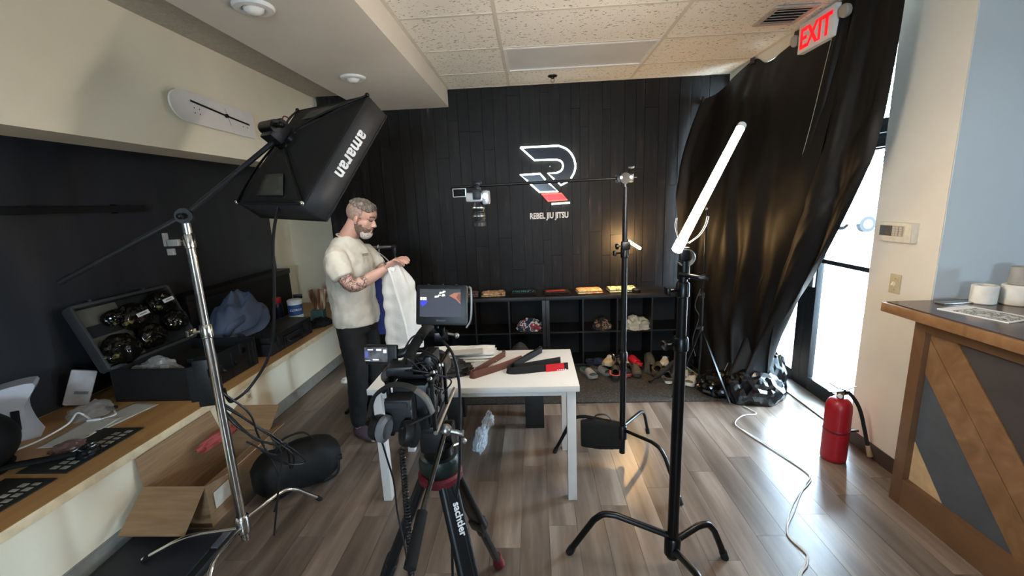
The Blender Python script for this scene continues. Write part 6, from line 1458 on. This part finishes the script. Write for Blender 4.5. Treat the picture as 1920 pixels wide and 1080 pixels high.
def rail_and_garments():
    t = thing('clothes_rail', (-1.4, 3.5, 0), 'chrome clothes rail standing behind the man', 'clothes rail')
    y, z = 3.5, 1.412
    bm = nb(); cy(bm, (-1.64, y, z), (-1.175, y, z), .0125, n=14); ob('top_bar', bm, STEEL, t)
    bm = nb(); cy(bm, (-1.185, y, z), (-1.15, y, z), .018, n=14); bx(bm, (-1.165, y, z-.03), (.03, .03, .06), None, .006); ob('bar_end', bm, BLK, t)
    bm = nb(); cy(bm, (-1.64, y, z), (-1.675, y, z), .018, n=14); ob('bar_end', bm, BLK, t)
    for x in (-1.165, -1.64):
        bm = nb(); cy(bm, (x, y, .05), (x, y, z-.01), .0125, n=12); ob('upright', bm, BLKMET, t)
        bm = nb(); bar(bm, (x, y-.24, .03), (x, y+.24, .03), .025, .025, bev=.004); ob('foot_bar', bm, BLKMET, t)
    bm = nb(); cy(bm, (-1.64, y, .2), (-1.165, y, .2), .010, n=10); ob('cross_bar', bm, BLKMET, t)
    def hanger(x, label):
        h = thing('clothes_hanger', (x, y, 1.2), label, 'hanger', 'hangers on the rail')
        bm = nb(); tb(bm, cr([(x, y-.016, z-.004), (x, y-.014, z+.012), (x, y, z+.019), (x, y+.015, z+.008), (x, y+.008, z-.02), (x, y, z-.05)], 5), .0028, 6); ob('hook', bm, WHITE, h)
        bm = nb(); tb(bm, cr([(x, y, z-.05), (x, y-.09, z-.085), (x, y-.2, z-.14), (x, y-.19, z-.155), (x, y, z-.15), (x, y+.19, z-.155), (x, y+.2, z-.14), (x, y+.09, z-.085), (x, y, z-.05)], 5), .005, 6); ob('shoulder_bar', bm, WHITE, h)
    hanger(-1.37, 'white plastic hanger on the rail behind the man, the one nearest him'); hanger(-1.30, 'white plastic hanger on the rail above the blue jacket')
    # blue jacket on the rail
    BLU = mat('royal_blue_cotton', '16245c', .9, bump=.25, bscale=200)
    b = thing('blue_jacket', (-1.3, 3.5, .7), 'royal blue martial arts jacket hanging on the rail behind the white one', 'jacket')
    def F(u, v):
        a = 2*PI*v; hh = 1.34-.64*u; wy = .05+.2*min(1, u*3.2); wx = .03+.03*min(1, u*2)
        return (-1.31+wx*math.cos(a)*(1+.25*nz((u*3, v*5, 1), 2)), y+wy*math.sin(a)*.92, hh-.02*math.cos(a*2)*u)
    bm = nb(); g = gr(bm, F, 30, 32, True); bm.faces.new(g[0]); bm.faces.new(g[-1]); ob('jacket_body', bm, BLU, b, ang=60)
    for s in (-1, 1):
        def G(u, v, s=s):
            a = 2*PI*v; c = V((-1.305, y+s*.19, 1.24)).lerp(V((-1.29, y+s*.25, .84)), u); r = .055+.015*u
            return c+V((r*.7*math.cos(a), r*math.sin(a)*.8, .01*math.sin(a)))
        bm = nb(); g = gr(bm, G, 16, 20, True); bm.faces.new(g[0]); bm.faces.new(g[-1]); ob('sleeve', bm, BLU, b, ang=60)
    # white jacket held up by the man
    WC = mat('white_gi_cotton', 'cfcdc8', .92, var=.05, bump=.3, bscale=170)
    w = thing('white_jacket', (-.99, 2.95, .72), 'folded white martial arts jacket held up by the man', 'jacket')
    def F2(u, v):
        a = 2*PI*v; z_ = 1.345-.62*u; k = min(1, u*4.5)**.7
        hw = .035+.075*k+.022*u; th = .028+.034*k
        cx = -1.005+.012*math.sin(PI*u)+.028*u; cyy = 2.955+.02*u
        c, s = math.cos(a), math.sin(a)
        fold = .010*math.sin(5*a+u*2.5)*k+.012*nz((u*4, v*4, 7), 2.2)
        return (cx+(hw+fold)*math.copysign(abs(c)**.8, c), cyy+(th+fold*.8)*math.copysign(abs(s)**.8, s)+.3*(cx-cx), z_-.012*c*u)
    bm = nb(); g = gr(bm, F2, 44, 48, True); bm.faces.new(g[0]); bm.faces.new(g[-1]); ob('jacket_body', bm, WC, w, ang=60)
    bm = nb(); tb(bm, cr([(-1.03, 2.915, 1.335), (-1.0, 2.90, 1.25), (-.965, 2.895, 1.08), (-.935, 2.90, .9), (-.925, 2.91, .74)], 6), .013, 8, ry=.5); ob('lapel_band', bm, WC, w)
    bm = nb(); bx(bm, (-1.0, 2.905, 1.31), (.045, .004, .03), rot3(.2, .2, .1)); ob('collar_label', bm, WHITE, w)
    bm = nb(); tb(bm, [(-1.09, 2.92, .735), (-1.0, 2.90, .728), (-.90, 2.92, .74)], .009, 8); ob('hem', bm, WC, w)
rail_and_garments()
# ================================================================== things on the ledge at the left
ZL = .4852
def ledge_items():
    CG = mat('case_grey_black', '1b1c1e', .5, bump=.08, bscale=120); FOAM = mat('grey_foam_liner', '5a5850', .95); FOAMD = mat('dark_foam_liner', '191919', .95)
    # ---- open equipment case
    t = thing('open_equipment_case', (-2.64, 2.95, ZL), 'open black equipment case with its lid up on the ledge', 'case')
    x0, x1, y0, y1, h, th = -2.93, -2.36, 2.60, 3.30, .235, .018
    for a, b in (((x0, y0, ZL), (x1, y0+th, ZL+h)), ((x0, y1-th, ZL), (x1, y1, ZL+h)), ((x0, y0+th, ZL), (x0+th, y1-th, ZL+h)), ((x1-th, y0+th, ZL), (x1, y1-th, ZL+h))):
        bm = nb(); bb(bm, a, b, .004); ob('case_side', bm, CG, t)
    bm = nb(); bb(bm, (x0+th, y0+th, ZL), (x1-th, y1-th, ZL+.15)); ob('foam_insert', bm, FOAMD, t)
    for y in (2.78, 3.12):
        bm = nb(); bb(bm, (x1, y-.035, ZL+.14), (x1+.016, y+.035, ZL+.245), .004); lt = ob('latch', bm, CG, t)
        bm = nb(); bb(bm, (x1+.014, y-.02, ZL+.16), (x1+.024, y+.02, ZL+.2), .003); ob('latch_button', bm, BLKMET, lt)
    for y in (2.66, 2.7, 3.0, 3.2, 3.25):
        bm = nb(); bb(bm, (x1-.002, y-.006, ZL+.01), (x1+.01, y+.006, ZL+h-.03), .002); ob('rib', bm, CG, t)
    tb_ = nb(); tb(tb_, cr([(x1+.01, 2.88, ZL+.12), (x1+.035, 2.89, ZL+.1), (x1+.035, 3.0, ZL+.1), (x1+.01, 3.02, ZL+.12)], 5), .01, 8); ob('carry_handle', tb_, BLK, t)
    # lid: hinge line and leaning panel
    hb = V((-2.925, 0, ZL+h+.005)); up = V((-.17, 0, .43)).normalized(); nr = V((up.z, 0, -up.x)); LH = .47
    def Lp(u, v, w=0): return V((hb.x, y0+(y1-y0+.06)*u, hb.z)) + up*LH*v + nr*w
    bm = nb(); prism(bm, [Lp(0, 0, -.06), Lp(1, 0, -.06), Lp(1, 1, -.06), Lp(0, 1, -.06)], nr, .012); ob('lid_shell', bm, CG, t)
    for a, b in (((0, 0), (1, 0)), ((0, 1), (1, 1)), ((0, 0), (0, 1)), ((1, 0), (1, 1))):
        bm = nb(); bar(bm, Lp(*a, -.025), Lp(*b, -.025), .022, .075, nr, .004); ob('lid_rim', bm, mat('lid_rim_grey', '3c3d3e', .45), t)
    bm = nb(); prism(bm, [Lp(.04, .05, -.046), Lp(.42, .05, -.046), Lp(.42, .95, -.046), Lp(.04, .95, -.046)], nr, .02); ob('lid_foam', bm, FOAM, t)
    bm = nb(); prism(bm, [Lp(.04, .5, -.024), Lp(.42, .5, -.024), Lp(.42, .68, -.024), Lp(.04, .68, -.024)], nr, .01); ob('lid_strap', bm, FOAMD, t)
    bm = nb(); prism(bm, [Lp(.42, .05, -.046), Lp(.97, .05, -.046), Lp(.97, .95, -.046), Lp(.42, .95, -.046)], nr, .015); ob('lid_foam', bm, FOAMD, t)
    for u in (.2, .75):
        bm = nb(); bx(bm, Lp(u, 1.03, -.03), (.03, .06, .03), None, .005); ob('lid_latch', bm, BLK, t)
        bm = nb(); bx(bm, Lp(u, 1.05, -.012), (.008, .02, .016)); ob('latch_pin', bm, STEEL, t)
    # shrink-wrapped bundles held in the lid
    WR = ramp_mat('wrap_painted_glints', [(.35, '0b0b0b'), (.60, '17150f'), (.66, '7d7146'), (.70, '14130f')], scale=6, rough=.07, detail=4, distort=1.5, bump=.9)  # golden ramp band is painted-on highlights, not the wrap's own colour
    spots = [(.18, .22, .115, 'foil-wrapped bundle at the bottom left of the case lid', 0), (.51, .26, .10, 'foil-wrapped bundle low in the middle of the case lid', 0), (.46, .63, .11, 'wrapped bundle with a white label in the middle of the case lid', 1), (.80, .74, .10, 'wrapped bundle with a white label at the top right of the case lid', 1), (.85, .38, .09, 'dark wrapped bundle at the right side of the case lid', 0), (.26, .70, .06, 'small dark wrapped bundle tucked behind the labelled ones', 0)]
    for k, (u, v, r, lb, lab) in enumerate(spots):
        c = Lp(u, v, .022); b = thing('wrapped_bundle', c, lb, 'bundle', 'wrapped bundles in the case lid')
        bm = nb(); cB = Matrix((V((0, 1, 0)), up, nr)).transposed()
        def F(i, j):
            d = V((math.cos(2*PI*j)*math.sin(PI*i), math.sin(2*PI*j)*math.sin(PI*i), math.cos(PI*i)))
            q = 1+.14*(1-2*abs(nz(d, 2.6, k))*1.5)+.05*nz(d, 7, k)
            return c+cB @ V((d.x*r*1.08*q, d.y*r*.9*q, d.z*.065*q))
        gr(bm, F, 22, 30, True); bmesh.ops.remove_doubles(bm, verts=bm.verts[:], dist=.0005); ob('wrapped_mass', bm, WR, b, ang=30)
        if lab:
            bm = nb(); bx(bm, c+nr*.075-up*.005, (.105, .03, .002), cB @ rot3(0, 0, .12)); l_ = ob('paper_label', bm, WHITE, b)
            bm = nb(); bx(bm, c+nr*.0765-up*.005, (.06, .006, .001), cB @ rot3(0, 0, .12)); ob('label_print', bm, mat('label_grey_print', '6a6a6a', .7), l_)
    bm = crumple_bm((-2.70, 2.72, ZL+.155), (.17, .09, .11), 71, 4, 1.2); ob('bubble_wrap', bm, mat('bubble_film', 'a9a7a2', .2, alpha=.6), None, 'crumpled clear bubble wrap in the open case', 'wrap', ang=20)
    bm = nb(); bx(bm, (-2.50, 2.85, ZL+.19), (.1, .09, .08), rz(.2), .006); ob('black_accessory_box', bm, mat('box_green_black', '14221f', .5), None, 'small dark box lying inside the open case', 'box')
    # ---- closed case
    t = thing('closed_equipment_case', (-2.49, 3.8, ZL), 'closed black equipment case with handle on the ledge nearer the man', 'case')
    bm = nb(); bb(bm, (-2.66, 3.44, ZL), (-2.335, 4.16, ZL+.115), .012); ob('case_base', bm, CG, t)
    bm = nb(); bb(bm, (-2.66, 3.44, ZL+.118), (-2.335, 4.16, ZL+.175), .012); ob('case_lid', bm, CG, t)
    for y in (3.58, 4.02):
        bm = nb(); bb(bm, (-2.335, y-.035, ZL+.06), (-2.318, y+.035, ZL+.15), .004); ob('latch', bm, CG, t)
    bm = nb(); tb(bm, cr([(-2.335, 3.69, ZL+.08), (-2.30, 3.71, ZL+.06), (-2.30, 3.89, ZL+.06), (-2.335, 3.91, ZL+.08)], 5), .011, 8); ob('carry_handle', bm, BLK, t)
    for y in (3.46, 3.65, 3.95, 4.12):
        bm = nb(); bb(bm, (-2.338, y-.008, ZL+.008), (-2.324, y+.008, ZL+.11), .003); ob('rib', bm, CG, t)
    # ---- jacket heap
    JK = mat('slate_blue_nylon', '58657c', .6, var=.15, scale=7)
    t = thing('blue_grey_jacket', (-2.82, 3.85, ZL), 'rumpled slate blue jacket heaped between the two equipment cases', 'jacket')
    def J(u, v):
        th = 2*PI*v; r = u**.8
        x = .22*r*math.cos(th)*1.0; y = .36*r*math.sin(th)
        pk = .44*max(0, 1-((x+.0)/.24)**2-((y-.05)/.40)**2)**.6
        f = .05*(1-3.2*abs(nz((x*2.2+y*1.2, y*1.4-x, 4), 3.0)))+.035*(1-3*abs(nz((x*5+y*2, y*3-x*2, 2), 2.4)))
        return (-2.86+x, 3.80+y, ZL+.01+max(0, pk+f*(1-.4*r)+.02*(1-r)))
    bm = nb(); g = gr(bm, J, 30, 48, True); bmesh.ops.remove_doubles(bm, verts=bm.verts[:], dist=.0006); ob('jacket_folds', bm, JK, t, ang=60, solid=.006)
    bm = nb(); tb(bm, cr([(-2.80, 3.55, ZL+.14), (-2.72, 3.50, ZL+.25), (-2.70, 3.62, ZL+.29), (-2.75, 3.9, ZL+.3)], 6), [.035]*19, 12, ry=.5); ob('sleeve', bm, JK, t)
    bm = nb(); tb(bm, cr([(-2.70, 3.95, ZL+.3), (-2.62, 3.85, ZL+.24), (-2.60, 3.7, ZL+.19), (-2.62, 3.5, ZL+.185)], 6), [.045]*19, 12, ry=.5); ob('sleeve', bm, JK, t)
    # ---- long black box at the back
    t = thing('long_black_box', (-3.14, 4.3, ZL), 'long black box standing at the back of the ledge behind the jacket', 'box')
    bm = nb(); bb(bm, (-3.235, 3.5, ZL), (-3.06, 5.1, ZL+.55), .01); ob('box_body', bm, mat('box_black_cloth', '0c0c0d', .6), t)
    bm = nb(); bb(bm, (-3.236, 3.49, ZL+.5), (-3.05, 5.11, ZL+.56), .01); ob('box_lid', bm, mat('box_black_lid', '101011', .45), t)
    # ---- drink bottle
    t = thing('drink_bottle', (-2.86, 4.45, ZL), 'dark blue drink bottle with a red cap beside the wipes tub', 'bottle')
    bm = nb(); la(bm, [(.048, 0), (.054, .01), (.054, .2), (.047, .235), (.036, .265)], (-2.86, 4.45, ZL), n=24); ob('bottle_body', bm, mat('navy_bottle', '141c33', .3), t)
    bm = nb(); la(bm, [(.041, .26), (.044, .27), (.044, .32), (.036, .33)], (-2.86, 4.45, ZL), n=20); ob('cap', bm, mat('red_cap', 'a01e28', .4), t)
    bm = nb(); bar(bm, (-2.94, 4.43, ZL+.3), (-2.86, 4.45, ZL+.32), .02, .01); ob('cap_loop', bm, mat('dark_red_cap', '5a1418', .5), t)
    # ---- wipes tub
    c = V((-2.66, 4.45, ZL)); t = thing('wipes_tub', c, 'white cleaning wipes tub with blue and green label on the ledge', 'tub')
    bm = nb(); la(bm, [(.07, 0), (.074, .006), (.074, .255), (.07, .262)], c, n=28); ob('tub_body', bm, WHITE, t)
    bm = nb(); la(bm, [(.0746, .13), (.0746, .245)], c, n=28, cap=False); ob('label_band', bm, mat('label_blue', '2b4f86', .4), t, label='blue upper label band')
    bm = nb(); la(bm, [(.0746, .02), (.0746, .08)], c, n=28, cap=False); ob('label_band', bm, mat('label_green', '2f7a55', .4), t, label='green lower label band')
    bm = nb(); la(bm, [(.074, .262), (.077, .268), (.077, .29), (.064, .3), (.025, .305)], c, n=28); ob('tub_lid', bm, WHITE, t)
    d = V((.55, -.83, 0)).normalized(); bm = text_bm('CLOROX', .032, c+d*.0752+V((0, 0, .18)), V((.83, .55, 0)), V((0, 0, 1)), .001, .9, bold=.0006); ob('label_lettering', bm, WHITE, t)
    # ---- teal box holding a brown striped bag
    t = thing('teal_caddy', (-2.55, 4.72, ZL), 'small teal caddy holding rolled brown striped paper bags', 'caddy')
    bm = nb(); bx(bm, (-2.55, 4.72, ZL+.055), (.14, .14, .11), rz(.2), .008); ob('caddy_box', bm, mat('teal_plastic', '4c7472', .5), t)
    t2 = thing('striped_paper_bag', (-2.55, 4.73, ZL+.11), 'brown and cream striped paper bag standing in the teal caddy', 'paper bag')
    STR = ramp_mat('brown_cream_stripes', [(.35, '4a2c1c'), (.5, '8a5c3c'), (.6, 'd3bfa2'), (.75, '5a3826')], scale=22, rough=.8, stretch=(1, 1, .1), detail=2)
    for k, (dx, a) in enumerate(((-.03, -.25), (.02, .12), (.05, .3))):
        bm = nb(); bx(bm, (-2.55+dx*1.3, 4.73+.01*k, ZL+.22), (.065, .014, .26), rot3(0, a, .3), .003); ob('bag_fold', bm, STR, t2)
    bm = nb(); bx(bm, (-2.79, 4.75, ZL+.27), (.1, .02, .05), rz(.3), .004); bx(bm, (-2.79, 4.75, ZL+.125), (.05, .02, .25), rz(.3), .004); ob('black_card_stand', bm, BLK, None, 'small black card stand behind the wipes tub', 'stand')
    bm = heap_bm((-2.72, 4.33, ZL), (.13, .10, .10), 72, .25, 2.4, 24, 20); ob('white_cloth', bm, mat('grey_white_cloth', 'a19c92', .9), None, 'bunched off-white cloth behind the closed case', 'cloth', ang=60)
    t = thing('black_socks', (-2.42, 4.42, ZL), 'crumpled black socks with a white tag at the end of the ledge', 'socks')
    bm = heap_bm((-2.40, 4.45, ZL), (.10, .13, .07), 73, .3, 2.2, 24, 20); ob('sock_pile', bm, BLKM, t, ang=60)
    bm = heap_bm((-2.50, 4.28, ZL), (.11, .10, .055), 74, .3, 2.2, 24, 20); ob('sock_pile', bm, BLKM, t, ang=60)
    bm = nb(); bx(bm, (-2.345, 4.37, ZL+.03), (.05, .05, .003), rot3(.3, .6, 0)); ob('white_tag', bm, WHITE, t)
    # ---- white appliance on the left
    t = thing('white_appliance', (-3.0, 2.26, ZL), 'white waisted appliance with a dark slot standing on the ledge', 'appliance')
    R = rz(.75)
    def Ap(u, v, w): return V((-3.06, 2.16, ZL)) + R @ V((u, w, v))
    prof = [(-.105, 0), (-.085, .10), (-.09, .2), (-.13, .30), (.10, .33), (.045, .2), (.05, .09), (.075, 0)]
    P = cr([(a, b, 0) for a, b in prof], 5)
    bm = nb(); prism(bm, [Ap(p.x, p.y, -.07) for p in P], R @ V((0, 1, 0)), .15); ob('shell', bm, mat('white_gloss', 'd2d4dc', .3, var=.03), t)
    bm = nb(); bx(bm, Ap(.0, .13, -.072), (.035, .006, .12), R @ rot3(0, .08), .004); ob('slot', bm, mat('slot_dark', '22242c', .3), t)
    # ---- black rounded bag at the frame edge
    bm = nb(); sph(bm, (-2.86, 1.78, ZL+.16), (.17, .2, .17), None, 26, 18); la(bm, [(.13, 0), (.15, .03)], (-2.86, 1.78, ZL), n=24)
    ob('round_black_bag', bm, mat('round_bag_black', '0f0f10', .6), None, 'rounded black bag on the ledge at the left edge of the picture', 'bag')
    # ---- hang tag leaning on the back wall
    t = thing('white_card', (-3.12, 2.56, ZL), 'white rounded card with grey print leaning at the back of the ledge', 'card')
    bm = nb(); R2 = rot3(.1, .35, .8); bx(bm, (-3.12, 2.56, ZL+.13), (.13, .012, .25), R2, .012); ob('card_body', bm, mat('card_white', 'b9b8ba', .5), t)
    bm = nb(); bx(bm, V((-3.12, 2.56, ZL+.095))-R2.col[1]*.007, (.07, .001, .02), R2); ob('card_print', bm, mat('card_grey_print', '77777a', .6), t)
    bm = crumple_bm((-2.93, 2.43, ZL+.004), (.10, .11, .07), 75, 4, 1.3); ob('clear_plastic_bag', bm, mat('thin_clear_film', 'b9b6b0', .15, alpha=.35), None, 'crumpled clear plastic bag on the ledge beside the open case', 'plastic bag', ang=20)
    bm = nb(); bx(bm, (-2.86, 2.50, ZL+.01), (.07, .02, .018), rz(.1), .004); ob('black_clip', bm, BLK, None, 'small black clip lying on the clear plastic bag', 'clip')
    t = thing('charging_cable', (-2.95, 2.3, ZL), 'white charging cable lying on the ledge in front of the white appliance', 'cable')
    bm = nb(); tb(bm, cr([(-2.92, 2.0, ZL+.006), (-2.90, 2.12, ZL+.006), (-2.88, 2.25, ZL+.03), (-2.90, 2.33, ZL+.06), (-2.87, 2.36, ZL+.008), (-2.80, 2.33, ZL+.006), (-2.74, 2.40, ZL+.006), (-2.80, 2.46, ZL+.006)], 8), .0055, 8); ob('cable_run', bm, WHITE, t)
    bm = nb(); bx(bm, (-2.81, 2.335, ZL+.009), (.07, .018, .014), rz(.3), .004); ob('inline_plug', bm, WHITE, t)
    # ---- receipts
    PAP = mat('grey_paper_sheet', 'cbc7bd', .8, var=.06)
    for k, (x, y, a, lb) in enumerate(((-2.70, 2.40, -.15, 'long pale paper sheet lying on the ledge beside the open case'), (-2.74, 2.20, .1, 'pale paper sheet overlapping the long one, nearer the camera'))):
        def F(u, v, x=x, y=y, a=a): return V((x, y, ZL+.002+.003*k+.004*abs(nz((u*3, v*4, k), 1)))) + rz(a) @ V(((u-.5)*.2, (v-.5)*.34, 0))
        bm = nb(); gr(bm, F, 10, 12); ob('paper_sheet', bm, PAP, None, lb, 'paper', 'paper sheets on the ledge', solid=.0008)
    # ---- two dark printed boards
    for k, (y0, y1, lb) in enumerate(((1.80, 2.24, 'dark board with pale lettering on the ledge, the farther of two'), (1.36, 1.76, 'dark board with pale lettering on the ledge, the nearer of two'))):
        t = thing('lettered_board', (-2.5, (y0+y1)/2, ZL), lb, 'board', 'lettered boards on the ledge')
        bm = nb(); bb(bm, (-2.66, y0, ZL), (-2.385, y1, ZL+.006), .001); ob('board', bm, mat('board_charcoal', '2b2925', .6), t)
        rr = random.Random(k)
        for row in range(2):
            y = y0+.03
            while y < y1-.05:
                w = rr.uniform(.025, .04); x = -2.44-.055*row
                bm = nb(); bb(bm, (x-.018, y, ZL+.006), (x+.018, y+w*.75, ZL+.0072), .0004); ob('pale_letter', bm, mat('board_letter', 'a9a59a', .7), t); y += w+.006
    # ---- black strap with metal rings
    t = thing('black_strap', (-2.5, 1.93, ZL), 'black strap with two metal rings lying across the boards', 'strap')
    bm = nb(); tb(bm, cr([(-2.80, 1.75, ZL+.03), (-2.68, 1.80, ZL+.04), (-2.56, 1.87, ZL+.035), (-2.46, 1.93, ZL+.04)], 6), [.022]*19, 10, ry=.5); tb(bm, cr([(-2.82, 1.82, ZL+.02), (-2.68, 1.87, ZL+.025), (-2.55, 1.92, ZL+.025), (-2.45, 1.96, ZL+.03)], 6), [.016]*19, 10, ry=.5); ob('strap_bands', bm, BLKM, t)
    bm = heap_bm((-2.43, 1.955, ZL+.008), (.05, .045, .05), 76, .3, 2.4, 16, 12); ob('buckle', bm, BLK, t, ang=40)
    for dx in (-.025, .03):
        p = V((-2.43+dx, 1.935+dx*.8, ZL+.065)); bm = nb(); tb(bm, [p+V((math.cos(a)*.014, math.sin(a)*.014, .004*math.sin(a))) for a in [2*PI*k/16 for k in range(17)]], .004, 6); ob('metal_ring', bm, STEEL, t)
    bm = crumple_bm((-2.63, 2.02, ZL+.009), (.07, .08, .03), 77, 4, 1.3); ob('pink_wrapper', bm, mat('pinkish_film', '8a6a62', .3, alpha=.7), None, 'crumpled pinkish wrapper between the strap and paper sheets', 'wrapper', ang=20)
    # ---- black bar on the alcove wall
    t = thing('wall_bar', (-3.22, 2.6, 1.76), 'black horizontal bar fixed to the dark alcove wall', 'bar')
    bm = nb(); bb(bm, (-3.235, .9, 1.785), (-3.185, 3.42, 1.835), .004); ob('bar_beam', bm, BLKM, t)
    for y in (1.2, 2.2, 3.2):
        bm = nb(); bb(bm, (-3.25, y-.02, 1.775), (-3.235, y+.02, 1.845)); ob('bar_bracket', bm, BLKMET, t)
ledge_items()
